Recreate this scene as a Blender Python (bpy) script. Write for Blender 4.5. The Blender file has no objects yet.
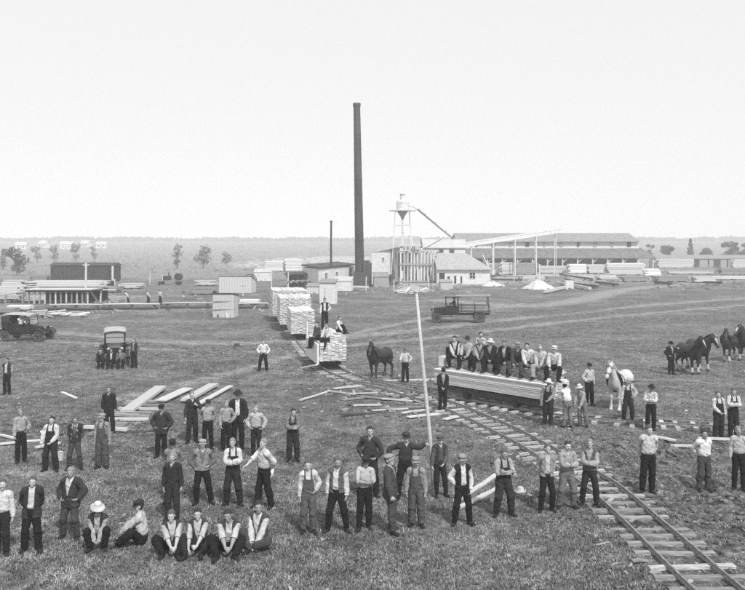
import bpy, bmesh, math, random
import numpy as np
from mathutils import Matrix, Vector

# ------------------------------------------------------------------ camera, sky, sun, exposure
SC = bpy.context.scene
COL = SC.collection
CAM_H = 6.5          # the photographer stands on a raised platform
FPX, CX, HY, PW, PH = 800.0, 372.5, 248.0, 745.0, 590.0
cam_d = bpy.data.cameras.new('camera')
cam = bpy.data.objects.new('camera', cam_d); COL.objects.link(cam)
cam.location = (0, 0, CAM_H); cam.rotation_euler = (math.radians(90), 0, 0)
cam_d.sensor_fit = 'HORIZONTAL'; cam_d.sensor_width = 36.0
cam_d.lens = 36.0 * FPX / PW
cam_d.shift_y = -(PH / 2 - HY) / PW
cam_d.clip_start = 0.5; cam_d.clip_end = 20000
SC.camera = cam

SUN_EL, SUN_AZ = 48.0, 156.0      # azimuth clockwise from +Y (view direction): right and behind the camera
world = bpy.data.worlds.new('World'); SC.world = world; world.use_nodes = True
wn = world.node_tree; wn.nodes.clear()
sky = wn.nodes.new('ShaderNodeTexSky'); sky.sky_type = 'NISHITA'; sky.sun_disc = False
sky.sun_elevation = math.radians(SUN_EL); sky.sun_rotation = math.radians(SUN_AZ)
sky.dust_density = 1.0; sky.air_density = 1.0; sky.ozone_density = 1.0; sky.altitude = 300
bw = wn.nodes.new('ShaderNodeRGBToBW')              # black and white plate
veil = wn.nodes.new('ShaderNodeMath'); veil.operation = 'MULTIPLY_ADD'; veil.inputs[1].default_value = 0.10; veil.inputs[2].default_value = 5.2   # even white veil of high thin cloud
bg = wn.nodes.new('ShaderNodeBackground'); bg.inputs[1].default_value = 0.15
wo = wn.nodes.new('ShaderNodeOutputWorld')
wn.links.new(sky.outputs[0], bw.inputs[0]); wn.links.new(bw.outputs[0], veil.inputs[0]); wn.links.new(veil.outputs[0], bg.inputs[0]); wn.links.new(bg.outputs[0], wo.inputs[0])

sun_d = bpy.data.lights.new('sun', 'SUN'); sun_d.energy = 3.7; sun_d.angle = math.radians(4.0); sun_d.color = (1, 1, 1)
sun = bpy.data.objects.new('sun', sun_d); COL.objects.link(sun)
sv = Vector((math.sin(math.radians(SUN_AZ)) * math.cos(math.radians(SUN_EL)),
             math.cos(math.radians(SUN_AZ)) * math.cos(math.radians(SUN_EL)), math.sin(math.radians(SUN_EL))))
sun.rotation_euler = sv.to_track_quat('Z', 'Y').to_euler()

SC.view_settings.view_transform = 'Standard'; SC.view_settings.look = 'None'
SC.view_settings.exposure = 0.12; SC.view_settings.gamma = 1.0; SC.view_settings.use_curve_mapping = False
SC.render.engine = 'CYCLES'
SC.cycles.use_denoising = False      # the renderer's grain stands for the plate's
SC.cycles.sample_clamp_indirect = 1.5; SC.cycles.sample_clamp_direct = 4.0
SC.cycles.max_bounces = 5; SC.cycles.diffuse_bounces = 2; SC.cycles.glossy_bounces = 2
SC.cycles.transparent_max_bounces = 6; SC.cycles.volume_bounces = 1; SC.cycles.transmission_bounces = 3

random.seed(7); RNG = np.random.default_rng(7)
R = math.radians

def terrain(x, y):
    """the land lies flat round the yard and rises very gently far behind it"""
    t = np.clip((np.asarray(y, float) - 230.0) / 800.0, 0, 1.0)
    return 14.5 * t * t * (3 - 2 * t) + 0 * np.asarray(x, float)

def G(px, py, z=0.0):
    """where the ground (at height z) lies along a sight line: survey of the yard from the photograph"""
    d = (CAM_H - z) * FPX / (py - HY)
    return Vector(((px - CX) * d / FPX, d, z))

# ------------------------------------------------------------------ materials
MATS = {}
def mat(name, v, v2=None, rough=0.8, scale=8.0, detail=4.0, bump=0.0, bump_scale=None, stretch=(1, 1, 1), metal=0.0, spec=0.3, coord='Object', rand=0.0):
    """grey procedural material: two tones mixed by noise, optional bump, optional per-object tone"""
    if name in MATS: return MATS[name]
    m = bpy.data.materials.new(name); m.use_nodes = True
    nt = m.node_tree; b = nt.nodes['Principled BSDF']
    b.inputs['Roughness'].default_value = rough; b.inputs['Metallic'].default_value = metal
    b.inputs['Specular IOR Level'].default_value = spec
    v2 = v * 0.75 if v2 is None else v2
    tc = nt.nodes.new('ShaderNodeTexCoord'); mp = nt.nodes.new('ShaderNodeMapping'); mp.inputs['Scale'].default_value = stretch
    nt.links.new(tc.outputs[coord], mp.inputs[0])
    n = nt.nodes.new('ShaderNodeTexNoise'); n.inputs['Scale'].default_value = scale; n.inputs['Detail'].default_value = detail
    nt.links.new(mp.outputs[0], n.inputs['Vector'])
    cr = nt.nodes.new('ShaderNodeValToRGB'); cr.color_ramp.elements[0].position = 0.32; cr.color_ramp.elements[1].position = 0.68
    cr.color_ramp.elements[0].color = (v2, v2, v2, 1); cr.color_ramp.elements[1].color = (v, v, v, 1)
    nt.links.new(n.outputs['Fac'], cr.inputs[0])
    out = cr.outputs[0]
    if rand > 0:
        oi = nt.nodes.new('ShaderNodeObjectInfo')
        mr = nt.nodes.new('ShaderNodeMapRange'); mr.inputs[3].default_value = 1 - rand; mr.inputs[4].default_value = 1 + rand
        nt.links.new(oi.outputs['Random'], mr.inputs[0])
        mx = nt.nodes.new('ShaderNodeVectorMath'); mx.operation = 'SCALE'
        nt.links.new(out, mx.inputs[0]); nt.links.new(mr.outputs[0], mx.inputs['Scale']); out = mx.outputs[0]
    nt.links.new(out, b.inputs['Base Color'])
    if bump > 0:
        n2 = nt.nodes.new('ShaderNodeTexNoise'); n2.inputs['Scale'].default_value = bump_scale or scale * 3; n2.inputs['Detail'].default_value = 3
        nt.links.new(mp.outputs[0], n2.inputs['Vector'])
        bp = nt.nodes.new('ShaderNodeBump'); bp.inputs['Strength'].default_value = bump; bp.inputs['Distance'].default_value = 0.05
        nt.links.new(n2.outputs['Fac'], bp.inputs['Height']); nt.links.new(bp.outputs[0], b.inputs['Normal'])
    MATS[name] = m
    return m

WOOD_NEW = mat('fresh_sawn_timber', 0.72, 0.55, scale=3, stretch=(1, 9, 9), bump=0.15, rand=0.12)
WOOD_PALE = mat('pale_timber', 0.58, 0.42, scale=3, stretch=(1, 8, 8), bump=0.2, rand=0.15)
WOOD_GREY = mat('weathered_timber', 0.30, 0.19, scale=3, stretch=(1, 7, 7), bump=0.3, rand=0.2)
WOOD_DARK = mat('dark_timber', 0.09, 0.05, scale=4, stretch=(1, 6, 6), bump=0.3, rand=0.2)
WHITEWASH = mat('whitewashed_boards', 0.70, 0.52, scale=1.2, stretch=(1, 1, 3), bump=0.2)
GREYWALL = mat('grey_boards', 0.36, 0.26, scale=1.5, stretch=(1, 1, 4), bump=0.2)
ROOF_GREY = mat('grey_roofing', 0.26, 0.19, scale=1.0, bump=0.2)
ROOF_PALE = mat('pale_roofing', 0.50, 0.40, scale=1.0, bump=0.2)
ROOF_DARK = mat('dark_roofing', 0.07, 0.045, scale=1.2, bump=0.2)
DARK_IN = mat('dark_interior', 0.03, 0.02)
IRON = mat('dark_iron', 0.05, 0.03, rough=0.55, metal=0.5, scale=6)
RAIL_TOP = mat('rail_steel', 0.36, 0.16, rough=0.5, metal=0.3, scale=10)
STACK = mat('sooty_steel', 0.075, 0.025, rough=0.6, metal=0.2, scale=0.7, stretch=(1, 1, 0.25), bump=0.1)
BLACK_PAINT = mat('black_enamel', 0.02, 0.012, rough=0.3, spec=0.5, scale=3)
RUBBER = mat('tyre_rubber', 0.10, 0.06, rough=0.85)
SPOKE = mat('painted_spokes', 0.12, 0.08, rough=0.5)
CANVAS = mat('pale_canvas', 0.42, 0.32, rough=0.9, scale=4, bump=0.2)
BRASS = mat('bright_metal', 0.6, 0.45, rough=0.3, metal=0.9)
GLASS = mat('window_glass', 0.04, 0.03, rough=0.08, spec=0.8)
SAWDUST = mat('sawdust', 0.60, 0.45, scale=5, bump=0.5, bump_scale=14)
BOXCAR = mat('boxcar_paint', 0.055, 0.035, rough=0.75, scale=2, stretch=(1, 1, 0.3), bump=0.1)
GALV = mat('galvanised_sheet', 0.72, 0.55, rough=0.5, metal=0.2, scale=2)

def lumber_material(name, v, v2):
    """sawn boards: grain noise times each board's own tone (stored per board)"""
    m = mat(name, v, v2, scale=4, stretch=(1, 12, 12), bump=.25, bump_scale=20)
    nt = m.node_tree; b = nt.nodes['Principled BSDF']; src = b.inputs['Base Color'].links[0].from_socket
    a = nt.nodes.new('ShaderNodeAttribute'); a.attribute_name = 'tone'
    mx = nt.nodes.new('ShaderNodeVectorMath'); mx.operation = 'SCALE'
    nt.links.new(src, mx.inputs[0]); nt.links.new(a.outputs['Fac'], mx.inputs['Scale']); nt.links.new(mx.outputs[0], b.inputs['Base Color'])
    return m
LUMBER = lumber_material('lumber_fresh', .74, .54)
LUMBER_PALE = lumber_material('lumber_pale', .58, .40)
LUMBER_GREY = lumber_material('lumber_grey', .30, .18)
LUM = {WOOD_NEW: LUMBER, WOOD_PALE: LUMBER_PALE, WOOD_GREY: LUMBER_GREY, WHITEWASH: LUMBER}
def toned(me, sig=.14, k=8):
    n = len(me.vertices) // k
    t = np.repeat(np.clip(np.random.default_rng(n).normal(.95, sig, n), .45, 1.25), k)
    t = np.concatenate([t, np.ones(len(me.vertices) - len(t))])
    me.attributes.new('tone', 'FLOAT', 'POINT').data.foreach_set('value', t.astype(np.float32)); return me

# ------------------------------------------------------------------ mesh helpers
class MB:
    """collects shapes and links them as ONE mesh object"""
    def __init__(s): s.v, s.f = [], []
    def add(s, V, F):
        o = len(s.v); s.v += [tuple(p) for p in V]; s.f += [tuple(i + o for i in q) for q in F]; return s
    def box(s, c, size, rz=0.0, M=None):
        x, y, z = size[0] / 2, size[1] / 2, size[2] / 2
        V = [Vector((a * x, b * y, d * z)) for a in (-1, 1) for b in (-1, 1) for d in (-1, 1)]
        if M is not None: V = [M @ p for p in V]
        elif rz: Rz = Matrix.Rotation(rz, 3, 'Z'); V = [Rz @ p for p in V]
        c = Vector(c); V = [p + c for p in V]
        return s.add(V, [(0, 1, 3, 2), (4, 6, 7, 5), (0, 4, 5, 1), (2, 3, 7, 6), (0, 2, 6, 4), (1, 5, 7, 3)])
    def beam(s, a, b, w, h, up=(0, 0, 1)):
        a, b = Vector(a), Vector(b); d = (b - a); L = d.length; d.normalize()
        u = Vector(up)
        if abs(d.dot(u)) > 0.98: u = Vector((0, 1, 0))
        sd = d.cross(u).normalized(); u2 = sd.cross(d).normalized()
        M = Matrix((d, sd, u2)).transposed()
        return s.box((a + b) / 2, (L, w, h), M=M)
    def tube(s, pts, rad, n=8, cap=True):
        pts = [Vector(p) for p in pts]; m = len(pts)
        rad = rad if hasattr(rad, '__len__') else [rad] * m
        V = []; F = []
        prev = None
        for i, p in enumerate(pts):
            t = (pts[min(i + 1, m - 1)] - pts[max(i - 1, 0)]).normalized()
            if prev is None:
                u = Vector((0, 0, 1)) if abs(t.z) < 0.9 else Vector((1, 0, 0))
                a = t.cross(u).normalized()
            else:
                a = (prev - t * prev.dot(t)).normalized()
            b = t.cross(a); prev = a
            for k in range(n):
                an = 2 * math.pi * k / n
                V.append(p + (a * math.cos(an) + b * math.sin(an)) * rad[i])
        for i in range(m - 1):
            for k in range(n):
                F.append((i * n + k, i * n + (k + 1) % n, (i + 1) * n + (k + 1) % n, (i + 1) * n + k))
        if cap: F += [tuple(range(n))[::-1], tuple((m - 1) * n + k for k in range(n))]
        return s.add(V, F)
    def lathe(s, prof, n=16, c=(0, 0, 0), M=None):
        V = []; F = []
        for r, z in prof:
            for k in range(n):
                a = 2 * math.pi * k / n
                p = Vector((r * math.cos(a), r * math.sin(a), z))
                if M is not None: p = M @ p
                V.append(p + Vector(c))
        for i in range(len(prof) - 1):
            for k in range(n):
                F.append((i * n + k, i * n + (k + 1) % n, (i + 1) * n + (k + 1) % n, (i + 1) * n + k))
        F.append(tuple(range(n))[::-1]); F.append(tuple((len(prof) - 1) * n + k for k in range(n)))
        return s.add(V, F)
    def prism(s, poly, h, M=None, c=(0, 0, 0)):
        """polygon in x,z extruded along y by h, centred on y=0"""
        n = len(poly)
        V = [Vector((x, -h / 2, z)) for x, z in poly] + [Vector((x, h / 2, z)) for x, z in poly]
        if M is not None: V = [M @ p for p in V]
        V = [p + Vector(c) for p in V]
        F = [tuple(range(n)), tuple(range(2 * n - 1, n - 1, -1))] + [((i + 1) % n, i, n + i, n + (i + 1) % n) for i in range(n)]
        return s.add(V, F)
    def mesh(s, name, smooth=False):
        me = bpy.data.meshes.new(name); me.from_pydata(s.v, [], s.f); me.validate(); me.update()
        if smooth: me.shade_smooth()
        return me
    def build(s, name, m, parent=None, loc=None, rz=0.0, smooth=False):
        return obj(name, s.mesh(name, smooth), m, parent, loc, rz)

def obj(name, me, m, parent=None, loc=None, rz=0.0):
    o = bpy.data.objects.new(name, me); COL.objects.link(o)
    if m is not None and len(me.materials) == 0: me.materials.append(m)
    elif m is not None and me.materials[0] is not m:
        o.material_slots[0].link = 'OBJECT'; o.material_slots[0].material = m
    if parent is not None: o.parent = parent
    if loc is not None: o.location = loc
    o.rotation_euler.z = rz
    return o

def tag(o, label=None, cat=None, group=None, kind=None):
    if label: o['label'] = label
    if cat: o['category'] = cat
    if group: o['group'] = group
    if kind: o['kind'] = kind
    return o

def thing(name, label, cat, loc=(0, 0, 0), rz=0.0, group=None):
    o = bpy.data.objects.new(name, None); COL.objects.link(o)
    o.empty_display_size = 0.3; o.location = loc; o.rotation_euler.z = rz
    return tag(o, label, cat, group)

def np_mesh(name, V, F, smooth=True):
    """mesh from an (n,3) vertex array and an (m,3) or (m,4) face array"""
    me = bpy.data.meshes.new(name); V = np.ascontiguousarray(V, np.float32); F = np.ascontiguousarray(F, np.int32)
    k = F.shape[1]
    me.vertices.add(len(V)); me.vertices.foreach_set('co', V.ravel())
    me.loops.add(F.size); me.loops.foreach_set('vertex_index', F.ravel())
    me.polygons.add(len(F)); me.polygons.foreach_set('loop_start', np.arange(0, F.size, k, dtype=np.int32))
    me.polygons.foreach_set('loop_total', np.full(len(F), k, np.int32))
    if smooth: me.polygons.foreach_set('use_smooth', np.ones(len(F), bool))
    me.update(calc_edges=True)
    return me
# ------------------------------------------------------------------ tracks, then the ground they lie in
def catmull(pts, step=0.25):
    P = np.array(pts, float); out = []
    P = np.concatenate([[2 * P[0] - P[1]], P, [2 * P[-1] - P[-2]]])
    for i in range(1, len(P) - 2):
        p0, p1, p2, p3 = P[i - 1:i + 3]; n = max(2, int(np.linalg.norm(p2 - p1) / step))
        for t in np.linspace(0, 1, n, endpoint=False):
            out.append(.5 * ((2 * p1) + (-p0 + p2) * t + (2 * p0 - 5 * p1 + 4 * p2 - p3) * t * t + (-p0 + 3 * p1 - 3 * p2 + p3) * t ** 3))
    out.append(P[-2]); return np.array(out)
TRACK_A = catmull([(6.75, 8), (6.62, 12), (6.47, 15.2), (6.35, 18.5), (6.15, 21.8), (5.62, 24.3), (4.96, 27.1), (4.1, 29.9), (2.8, 33.2), (1.2, 36), (-.5, 38.6), (-2.05, 42.3), (-3.6, 49), (-5.6, 60), (-8.4, 77), (-12.2, 98), (-14.5, 112)])
TRACK_B = catmull([(-.5, 38.6), (.5, 37.6), (1.8, 36.4), (3.3, 34.95), (5.2, 33.0), (7.1, 31.1), (9.2, 29.9), (11.7, 29.2), (15, 28.2), (22, 27), (30, 26.5)])
def near_track(x, y):
    d = np.full(np.shape(x), 1e9)
    for P in (TRACK_A[::3], TRACK_B[::3]):
        for q in P: d = np.minimum(d, (x - q[0]) ** 2 + (y - q[1]) ** 2)
    return np.sqrt(d)
def bumps(x, y):
    return (.030 * np.sin(.9 * x + 1.3 * np.sin(.4 * y)) * np.sin(.7 * y + .6 * x) + .022 * np.sin(2.1 * x - 1.7 * y) * np.sin(1.3 * y + 2.3)
            + .014 * np.sin(4.7 * x + 2.9 * y) * np.sin(3.9 * y - 2.2 * x + 1))
def blob(x, y, cx, cy, rx, ry): return np.clip(1 - ((x - cx) / rx) ** 2 - ((y - cy) / ry) ** 2, 0, 1)
def gz(x, y):
    x = np.asarray(x, float); y = np.asarray(y, float)
    near = 1 - sstep(60, 130, y); trk = sstep(.8, 2.2, near_track(x, y)) if np.ndim(x) else sstep(.8, 2.2, near_track(x, y))
    h = bumps(x, y) * near * trk
    rough = blob(x, y, 8.6, 20.5, 3.6, 5.5) + blob(x, y, 9.5, 25.5, 3.5, 2.2) + blob(x, y, -11, 29.0, 4.0, 1.8)
    h = h + rough * trk * (.10 * np.sin(3.1 * x + 1.2 * y) * np.sin(2.6 * y - .8 * x) + .08 * np.sin(6.3 * x + np.sin(3 * y)) * np.sin(5.1 * y + x))
    return h + terrain(x, y)
def sstep(a, b, x): t = np.clip((x - a) / (b - a), 0, 1); return t * t * (3 - 2 * t)
def at(px, py):
    p = G(px, py); p.z = float(gz(p.x, p.y)); return p

# wheel ruts across the yard, surveyed as ground polylines: (points, half width, tone)
def gpts(*L): return catmull([G(a, b)[:2] for a, b in L], 1.0)
RUTS = [(gpts((-60, 325), (60, 333), (150, 341), (235, 343), (330, 338), (430, 329), (520, 318), (640, 306), (760, 297)), .75, 1),
        (gpts((-60, 334), (60, 341), (150, 349), (240, 351), (340, 346), (430, 338), (520, 327), (640, 314), (760, 304)), .55, 1),
        (gpts((-60, 329), (60, 337), (150, 345), (235, 347), (330, 342), (430, 333.5), (520, 322), (640, 310), (760, 300.5)), .75, -1),
        (gpts((120, 399), (180, 385), (250, 368), (300, 352), (345, 336), (430, 318), (520, 304)), .5, 1),
        (gpts((440, 300), (520, 306), (580, 300), (640, 288), (760, 279)), 1.6, 1),
        (gpts((440, 330), (500, 336), (560, 331), (640, 322), (760, 312)), .95, -1),
        (gpts((-40, 366), (60, 361), (140, 358), (250, 356)), .7, -1), (gpts((-40, 352), (70, 352), (160, 354), (260, 349), (330, 352)), .8, -1), (gpts((470, 317), (560, 313), (660, 300), (760, 291)), .8, -1)]
rows = np.concatenate([np.linspace(-60, 8, 14), np.arange(8.6, 14, .35), np.arange(14, 30, .2), np.arange(30, 46, .33), 46 * np.exp(np.linspace(.012, math.log(2600 / 46), 210))])
us = np.concatenate([-np.linspace(3.2, .62, 16), np.linspace(-.6, .6, 170), np.linspace(.62, 3.2, 16)])
Yg = np.repeat(rows[:, None], len(us), 1); Xg = us[None, :] * (np.abs(Yg) + 10)
Zg = gz(Xg, Yg)
V = np.stack([Xg.ravel(), Yg.ravel(), Zg.ravel()], 1); nr, nc = Xg.shape
I = np.arange(nr * nc).reshape(nr, nc)
Fq = np.stack([I[:-1, :-1].ravel(), I[:-1, 1:].ravel(), I[1:, 1:].ravel(), I[1:, :-1].ravel()], 1)
gme = np_mesh('ground', V, Fq)
xg, yg = Xg.ravel(), Yg.ravel()
rut = np.zeros(len(xg)); rut2 = np.zeros(len(xg))
for P, w, s in RUTS:
    d = np.full(len(xg), 1e9)
    for q in P: d = np.minimum(d, (xg - q[0]) ** 2 + ((yg - q[1])) ** 2)
    r_ = np.exp(-d / (2 * w * w)) * 1.0
    if s > 0: rut = np.maximum(rut, r_)
    else: rut2 = np.maximum(rut2, r_)
dt = near_track(xg, yg)
bed = 1 - sstep(.6, 1.9, dt)
wr_ = np.random.default_rng(9); worn = np.zeros(len(xg))
for _ in range(46):
    q = G(wr_.uniform(0, 745), wr_.uniform(395, 580)); worn = np.maximum(worn, wr_.uniform(.3, .6) * blob(xg, yg, q.x, q.y, wr_.uniform(.5, 1.8), wr_.uniform(.4, 1.1)))
soil = np.clip(np.maximum(np.maximum(bed * .75, worn), np.maximum(1.25 * rut2, 1.4 * (blob(xg, yg, 8.6, 20.5, 3.8, 5.8) + blob(xg, yg, 9.5, 25.5, 4, 2.6) + .8 * blob(xg, yg, -11, 29, 5, 2.5) + .6 * blob(xg, yg, -3.2, 44, 2.6, 5)))), 0, 1)  # the last blob simply darkens the ground around the nearest tram car
pale = np.clip(.8 * blob(xg, yg, -16, 330, 44, 110) + .7 * blob(xg, yg, 10, 150, 16, 18) + .6 * blob(xg, yg, 34, 170, 44, 40) + .7 * blob(xg, yg, -48, 104, 26, 12) + .35 * (yg > 170), 0, 1)
for nm, a in (('rut', rut), ('soil', soil), ('pale', pale)):
    at_ = gme.attributes.new(nm, 'FLOAT', 'POINT'); at_.data.foreach_set('value', a.astype(np.float32))

def ground_material():
    m = bpy.data.materials.new('trampled_grass'); m.use_nodes = True; nt = m.node_tree; b = nt.nodes['Principled BSDF']
    b.inputs['Roughness'].default_value = .95; b.inputs['Specular IOR Level'].default_value = .1
    tc = nt.nodes.new('ShaderNodeTexCoord')
    def noise(scale, detail=6, rough=.6, stretch=None):
        n = nt.nodes.new('ShaderNodeTexNoise'); n.inputs['Scale'].default_value = scale; n.inputs['Detail'].default_value = detail; n.inputs['Roughness'].default_value = rough
        if stretch:
            mp = nt.nodes.new('ShaderNodeMapping'); mp.inputs['Scale'].default_value = stretch
            nt.links.new(tc.outputs['Object'], mp.inputs[0]); nt.links.new(mp.outputs[0], n.inputs['Vector'])
        else: nt.links.new(tc.outputs['Object'], n.inputs['Vector'])
        return n.outputs['Fac']
    def ramp(fac, p0, v0, p1, v1):
        r = nt.nodes.new('ShaderNodeMapRange'); r.inputs[1].default_value = p0; r.inputs[2].default_value = p1; r.inputs[3].default_value = v0; r.inputs[4].default_value = v1
        nt.links.new(fac, r.inputs[0]); return r.outputs[0]
    def math_(op, a, c):
        n = nt.nodes.new('ShaderNodeMath'); n.operation = op; n.use_clamp = False
        for i, v in enumerate((a, c)):
            if isinstance(v, (int, float)): n.inputs[i].default_value = v
            else: nt.links.new(v, n.inputs[i])
        return n.outputs[0]
    def lerp(f, a, c):
        n = nt.nodes.new('ShaderNodeMix'); n.data_type = 'FLOAT'
        nt.links.new(f, n.inputs[0])
        for i, v in ((2, a), (3, c)):
            if isinstance(v, (int, float)): n.inputs[i].default_value = v
            else: nt.links.new(v, n.inputs[i])
        return n.outputs[0]
    def attr(nm):
        a = nt.nodes.new('ShaderNodeAttribute'); a.attribute_name = nm; return a.outputs['Fac']
    big = ramp(noise(.16, 5, .65), .36, .66, .64, 1.30)
    mid = ramp(noise(1.1, 6, .7), .33, .62, .67, 1.32)
    fine = ramp(noise(8, 7, .75), .34, .42, .66, 1.55)
    streak = ramp(noise(.5, 4, .6, (.25, 1.6, 1)), .35, .86, .65, 1.12)
    clump = ramp(noise(2.6, 5, .7), .36, .70, .62, 1.22)
    grass = math_('MULTIPLY', clump, math_('MULTIPLY', math_('MULTIPLY', math_('MULTIPLY', big, mid), math_('MULTIPLY', fine, streak)), .168))
    soilc = math_('MULTIPLY', math_('MULTIPLY', ramp(noise(2.2, 6, .7), .36, .18, .64, 2.0), fine), .125)
    rutc = math_('MULTIPLY', math_('MULTIPLY', fine, mid), .28)
    palec = math_('MULTIPLY', math_('MULTIPLY', fine, mid), .42)
    edge = ramp(noise(1.6, 5, .7), .3, -.35, .7, .35)
    msk = lambda nm: (lambda a: ramp(math_('ADD', a, math_('MULTIPLY', edge, ramp(a, 0, 0, .3, 1))), .25, 0, .75, 1))(attr(nm))
    col = lerp(msk('pale'), grass, palec); col = lerp(msk('rut'), col, rutc); col = lerp(msk('soil'), col, soilc)
    cb = nt.nodes.new('ShaderNodeCombineColor')
    for i in range(3): nt.links.new(col, cb.inputs[i])
    nt.links.new(cb.outputs[0], b.inputs['Base Color'])
    bp = nt.nodes.new('ShaderNodeBump'); bp.inputs['Strength'].default_value = 1.0; bp.inputs['Distance'].default_value = .12
    nt.links.new(noise(7, 6, .7), bp.inputs['Height']); nt.links.new(bp.outputs[0], b.inputs['Normal'])
    return m
ground = obj('ground', gme, ground_material()); tag(ground, 'trampled grass and bare earth of the lumber yard', kind='structure')

# ---- railway tracks: rails and single sleepers as parts
SLEEPER = []
for k in range(5):
    m_ = MB(); L, w, h = 1.75 + .1 * random.uniform(-1, 1), .20, .12
    n = 6; V = []; F = []
    for i in range(n + 1):
        x = -L / 2 + L * i / n; dw = .012 * random.uniform(-1, 1); t = random.uniform(-.008, .008)
        V += [(x, -w / 2 + dw, -h), (x, w / 2 + dw, -h), (x, w / 2 + dw - .02, t), (x, -w / 2 + dw + .02, t)]
    for i in range(n):
        for q in range(4): F.append((i * 4 + q, i * 4 + (q + 1) % 4, i * 4 + 4 + (q + 1) % 4, i * 4 + 4 + q))
    F += [(3, 2, 1, 0), tuple(n * 4 + q for q in range(4))]; m_.add(V, F); SLEEPER.append(m_.mesh('sleeper'))
SLEEPER_M = mat('old_sleeper', .50, .17, scale=4, stretch=(.6, 6, 6), bump=.5, rand=.35)
def track(P, name, label, sleepers=True, smax=1e9, start=0.0, lift=0.0, sm=None):
    root = thing(name, label, 'track'); root['kind'] = 'structure'; del root['category']
    seg = np.linalg.norm(np.diff(P, axis=0), axis=1); S = np.concatenate([[0], np.cumsum(seg)])
    tan = np.gradient(P, axis=0); tan /= np.linalg.norm(tan, axis=1)[:, None]; nor = np.stack([-tan[:, 1], tan[:, 0]], 1)
    zt = np.array([float(terrain(p[0], p[1])) for p in P])
    for s in (-1, 1):
        prof = [(-.036, .0), (.036, .0), (.036, .010), (.008, .018), (.008, .065), (.021, .072), (.021, .090), (-.021, .090), (-.021, .072), (-.008, .065), (-.008, .018), (-.036, .010)]
        C = P + nor * s * .457; n = len(prof); V = []; F = []
        for i in range(0, len(P)):
            wob = .012 * math.sin(S[i] * .9 + s)
            for a, z in prof: V.append((C[i, 0] + nor[i, 0] * (a + wob), C[i, 1] + nor[i, 1] * (a + wob), zt[i] + .062 + lift + z + .006 * math.sin(S[i] * 1.7 + 2 * s)))
        for i in range(len(P) - 1):
            for k in range(n): F.append((i * n + k, (i + 1) * n + k, (i + 1) * n + (k + 1) % n, i * n + (k + 1) % n))
        MB().add(V, F).build('rail', RAIL_TOP, root)
    if sleepers:
        s = start; 
        while s < min(S[-1], smax):
            i = int(np.searchsorted(S, s)); i = min(i, len(P) - 1)
            a = math.atan2(nor[i, 1], nor[i, 0]) + random.uniform(-.06, .06)
            o = obj('sleeper', random.choice(SLEEPER), sm or SLEEPER_M, root, (P[i, 0] + random.uniform(-.05, .05), P[i, 1] + random.uniform(-.04, .04), zt[i] + .060 + lift - abs(random.gauss(0, .02))), a)
            s += .58 + random.uniform(-.06, .06)
    return root
track(TRACK_A, 'railway_track', 'narrow gauge track curving from the bottom right corner to the loaded tram cars', smax=62)
track(TRACK_B, 'railway_track', 'narrow gauge side track under the lumber car with the seated men', start=4.2, lift=.03, sm=mat('paler_sleeper', .62, .28, scale=4, stretch=(.6, 6, 6), bump=.5, rand=.3))
# ------------------------------------------------------------------ mill, sheds and other buildings (far side of the yard)
def at_d(px, d, z=0.0): return Vector(((px - CX) * d / FPX, d, z))
def base(py): return CAM_H * FPX / (py - HY)      # distance of a ground line
def zat(py, d): return CAM_H - (py - HY) * d / FPX

def board_wall(root, a, b, h0, h1, m, n, name='wall', th=.12, step=.0):
    """upright boards in one wall, from ground point a to b, heights h0 -> h1"""
    a, b = Vector(a), Vector(b); d = (b - a); L = d.length; u = d / L; nrm = Vector((-u.y, u.x, 0))
    mb = MB()
    P = [a, b]
    V = []
    for off in (-th / 2, th / 2):
        V += [a + nrm * off, b + nrm * off, b + nrm * off + Vector((0, 0, h1)), a + nrm * off + Vector((0, 0, h0))]
    mb.add(V, [(0, 1, 2, 3), (7, 6, 5, 4), (0, 4, 5, 1), (1, 5, 6, 2), (2, 6, 7, 3), (3, 7, 4, 0)])
    w = mb.build(name, m, root)
    if n:                                         # battens over the board joints
        bt = MB()
        for i in range(1, n):
            t = i / n; p = a + d * t; h = h0 + (h1 - h0) * t
            bt.box(p + nrm * 0 + Vector((0, 0, h / 2)), (.05, th + .05, h - .02), math.atan2(u.y, u.x))
        o = bt.build('battens', m, w); o['kind'] = 'stuff'
    return w
def window(root, c, w, h, rz, name='window', m=None, bars=True, depth=.30):
    """frame standing proud of the wall with a dark pane behind it"""
    fr = MB()
    for s in (-1, 1):
        fr.box((s * (w / 2 + .05), 0, 0), (.10, depth, h + .2)); fr.box((0, 0, s * (h / 2 + .05)), (w, depth - .01, .10))
    if bars: fr.box((0, 0, 0), (.05, depth - .05, h)); fr.box((0, 0, 0), (w, depth - .06, .05))
    o = fr.build(name, m or WOOD_PALE, root, c, rz)
    MB().box((0, 0, 0), (w, depth - .10, h)).build('pane', GLASS, o)
    return o
def roof_slab(root, P, th, m, name='roof'):
    """four corner points of the upper face, given thickness downwards"""
    V = [Vector(p) for p in P] + [Vector(p) - Vector((0, 0, th)) for p in P]
    return MB().add(V, [(0, 1, 2, 3), (7, 6, 5, 4), (0, 4, 5, 1), (1, 5, 6, 2), (2, 6, 7, 3), (3, 7, 4, 0)]).build(name, m, root)
def quad_floor(w, d, rz, c):
    """corner points of a rectangle: front-left, front-right, back-right, back-left"""
    Rz = Matrix.Rotation(rz, 3, 'Z'); c = Vector(c)
    return [c + Rz @ Vector(p) for p in ((-w / 2, -d / 2, 0), (w / 2, -d / 2, 0), (w / 2, d / 2, 0), (-w / 2, d / 2, 0))]
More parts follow.
